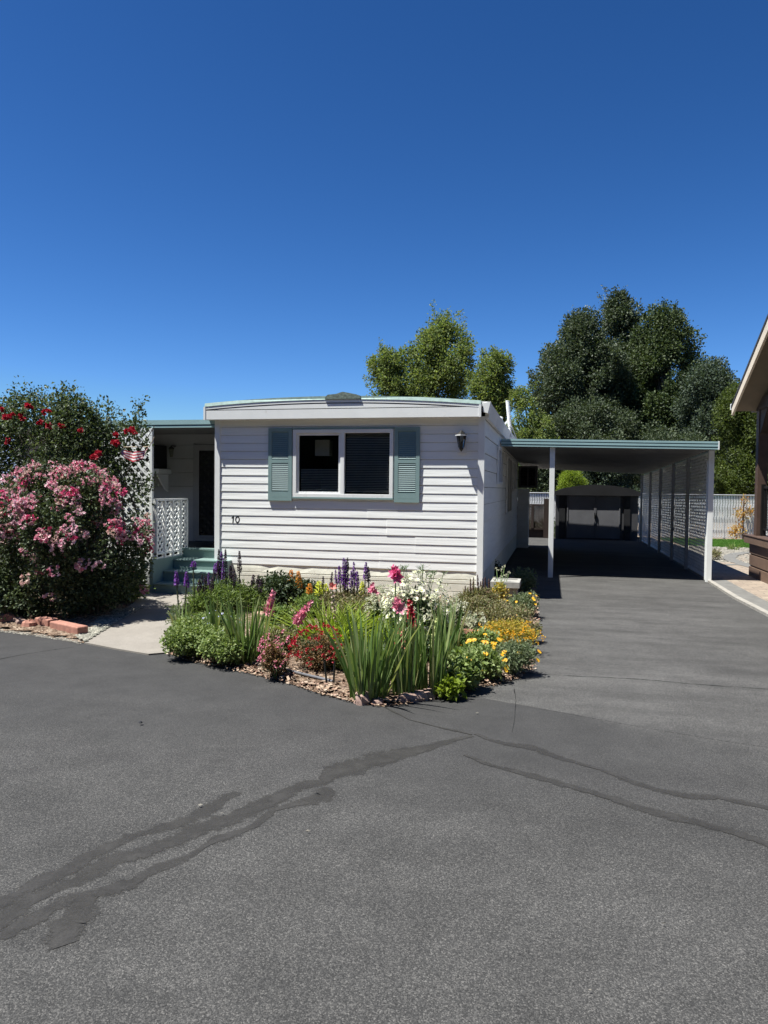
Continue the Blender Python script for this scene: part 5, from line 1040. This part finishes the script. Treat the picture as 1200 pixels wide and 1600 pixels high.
# red brick edging left of the path and rough stones further left
for i, (u0, v0, u1, v1, hh, lab) in enumerate(((77, 986, 121, 996, .10, 'long red edging brick nearest the concrete path'), (54, 981, 75, 985, .11, 'short weathered edging brick left of the long red one'))):
    a, b = G(u0, v0), G(u1, v1); L = np.linalg.norm(b-a); o = MB().box(0, 0, -.02, L, .12, hh).build('edging_brick', BRICK, None, bevel=.012); o.location = Vector([float(x) for x in a]); o.rotation_euler.z = math.atan2(b[1]-a[1], b[0]-a[0]); tag(o, lab, 'edging brick')
for u, v, s_, lab in ((46, 978, .07, 'reddish edging stone touching the short brick'), (34, 975, .06, 'dark edging stone second from the bricks'), (26, 972, .06, 'upright pinkish edging stone third from the bricks'), (11, 970, .09, 'broad pink edging stone near the left border'), (-4, 966, .08, 'pink edging stone cut by the left border'), (6, 955, .09, 'higher pink stone behind the edging at the left border'), (18, 960, .07, 'small pink stone behind the edging row')):
    rock(lab, u, v, s_*1.1, s_*.8, s_*.9, r, BRICK if u in (46, 11) else STONE)
hs = [G(434, 1050), G(450, 1057), G(480, 1065), G(505, 1071), G(520, 1075)]
o = MB().tube([(p[0], p[1], .05) for p in hs], .012, 8).build('drip_hose', simple('grey_hose', (.12, .12, .13), .5, .2), None, smooth=True); tag(o, 'dark grey drip hose lying on the bark chips at the bed edge', 'hose')
sk_ = thing('garden_stake', 'pair of short dark plastic stakes under the crimson dianthus', 'stakes', gl(517, 1070))
for dx in (-.03, .02): MB().tube([(dx, 0, -.02), (dx*1.6-.01, .02, .17)], .008, 6).build('stake', BLACK, sk_, local=True)
for i, (u, v, s_, lab) in enumerate(((477, 1302, .018, 'curled dry leaf lying below the sealed crack'), (220, 1133, .012, 'tiny dark pebble alone on the asphalt'), (345, 1274, .012, 'small pale chip lying in the sealed crack'), (309, 1261, .02, 'thin pale twig above the sealed crack'), (1033, 1447, .014, 'small white chip low on the right asphalt'), (919, 1552, .008, 'tiny white chip near the bottom edge'), (1180, 1112, .016, 'white chip on the driveway at the right'), (743, 1116, .016, 'pale chip by the mouth of the driveway'))):
    n_ = 'pebble' if 'dark' in lab else 'litter_chip'; mb = MB(); leaves(mb, np.zeros((2, 3)), np.array([[1, .2, .03], [1, -.3, .08]]), s_*1.3, s_*.45, r)
    o = mb.build(n_, BLACK if 'dark' in lab else PEBBLE, None) if n_ != 'pebble' else MB().lathe([(0.001, 0), (s_*.8, .002), (s_, s_*.4), (s_*.6, s_*.9), (.001, s_)], n=7).build(n_, BLACK, None)
    p = G(u, v); o.location = (float(p[0]), float(p[1]), .012); tag(o, lab, 'debris')

GR = {'broadleaf_tree': 'yellow green trees behind the home', 'poplar_tree': 'dark trees behind the carport', 'hedge_tree': 'trees along the back fence', 'iris_clump': 'sword leaf clumps in the front bed', 'gladiolus': 'gladioli in the front bed', 'blazing_star': 'blazing stars beside the path', 'snapdragon': 'snapdragons in the front bed', 'salvia': 'violet spikes by the wall', 'calendula': 'calendulas at the driveway edge', 'rock': 'edging stones round the beds', 'edging_brick': 'red edging bricks', 'stepping_stone': 'pink stepping stones', 'litter_chip': 'litter on the asphalt', 'columbine_mound': 'lacy green mounds', 'daylily_clump': 'grassy clumps in the bed', 'dianthus': 'dianthus balls at the bed edge', 'golden_sedum': 'ground cover at the driveway edge', 'leafy_perennial': 'leafy plants in the front bed', 'dark_leaved_shrub': 'dark shrubs along the skirting', 'shaded_bush': 'shaded bushes beside the home', 'dried_spike_plant': 'seed spikes at the home corner'}
for o in list(C.objects):
    if o.parent is None and o.get('label') and not o.get('group'):
        n_ = o.name.split('.')[0]
        if n_ in GR: o['group'] = GR[n_]
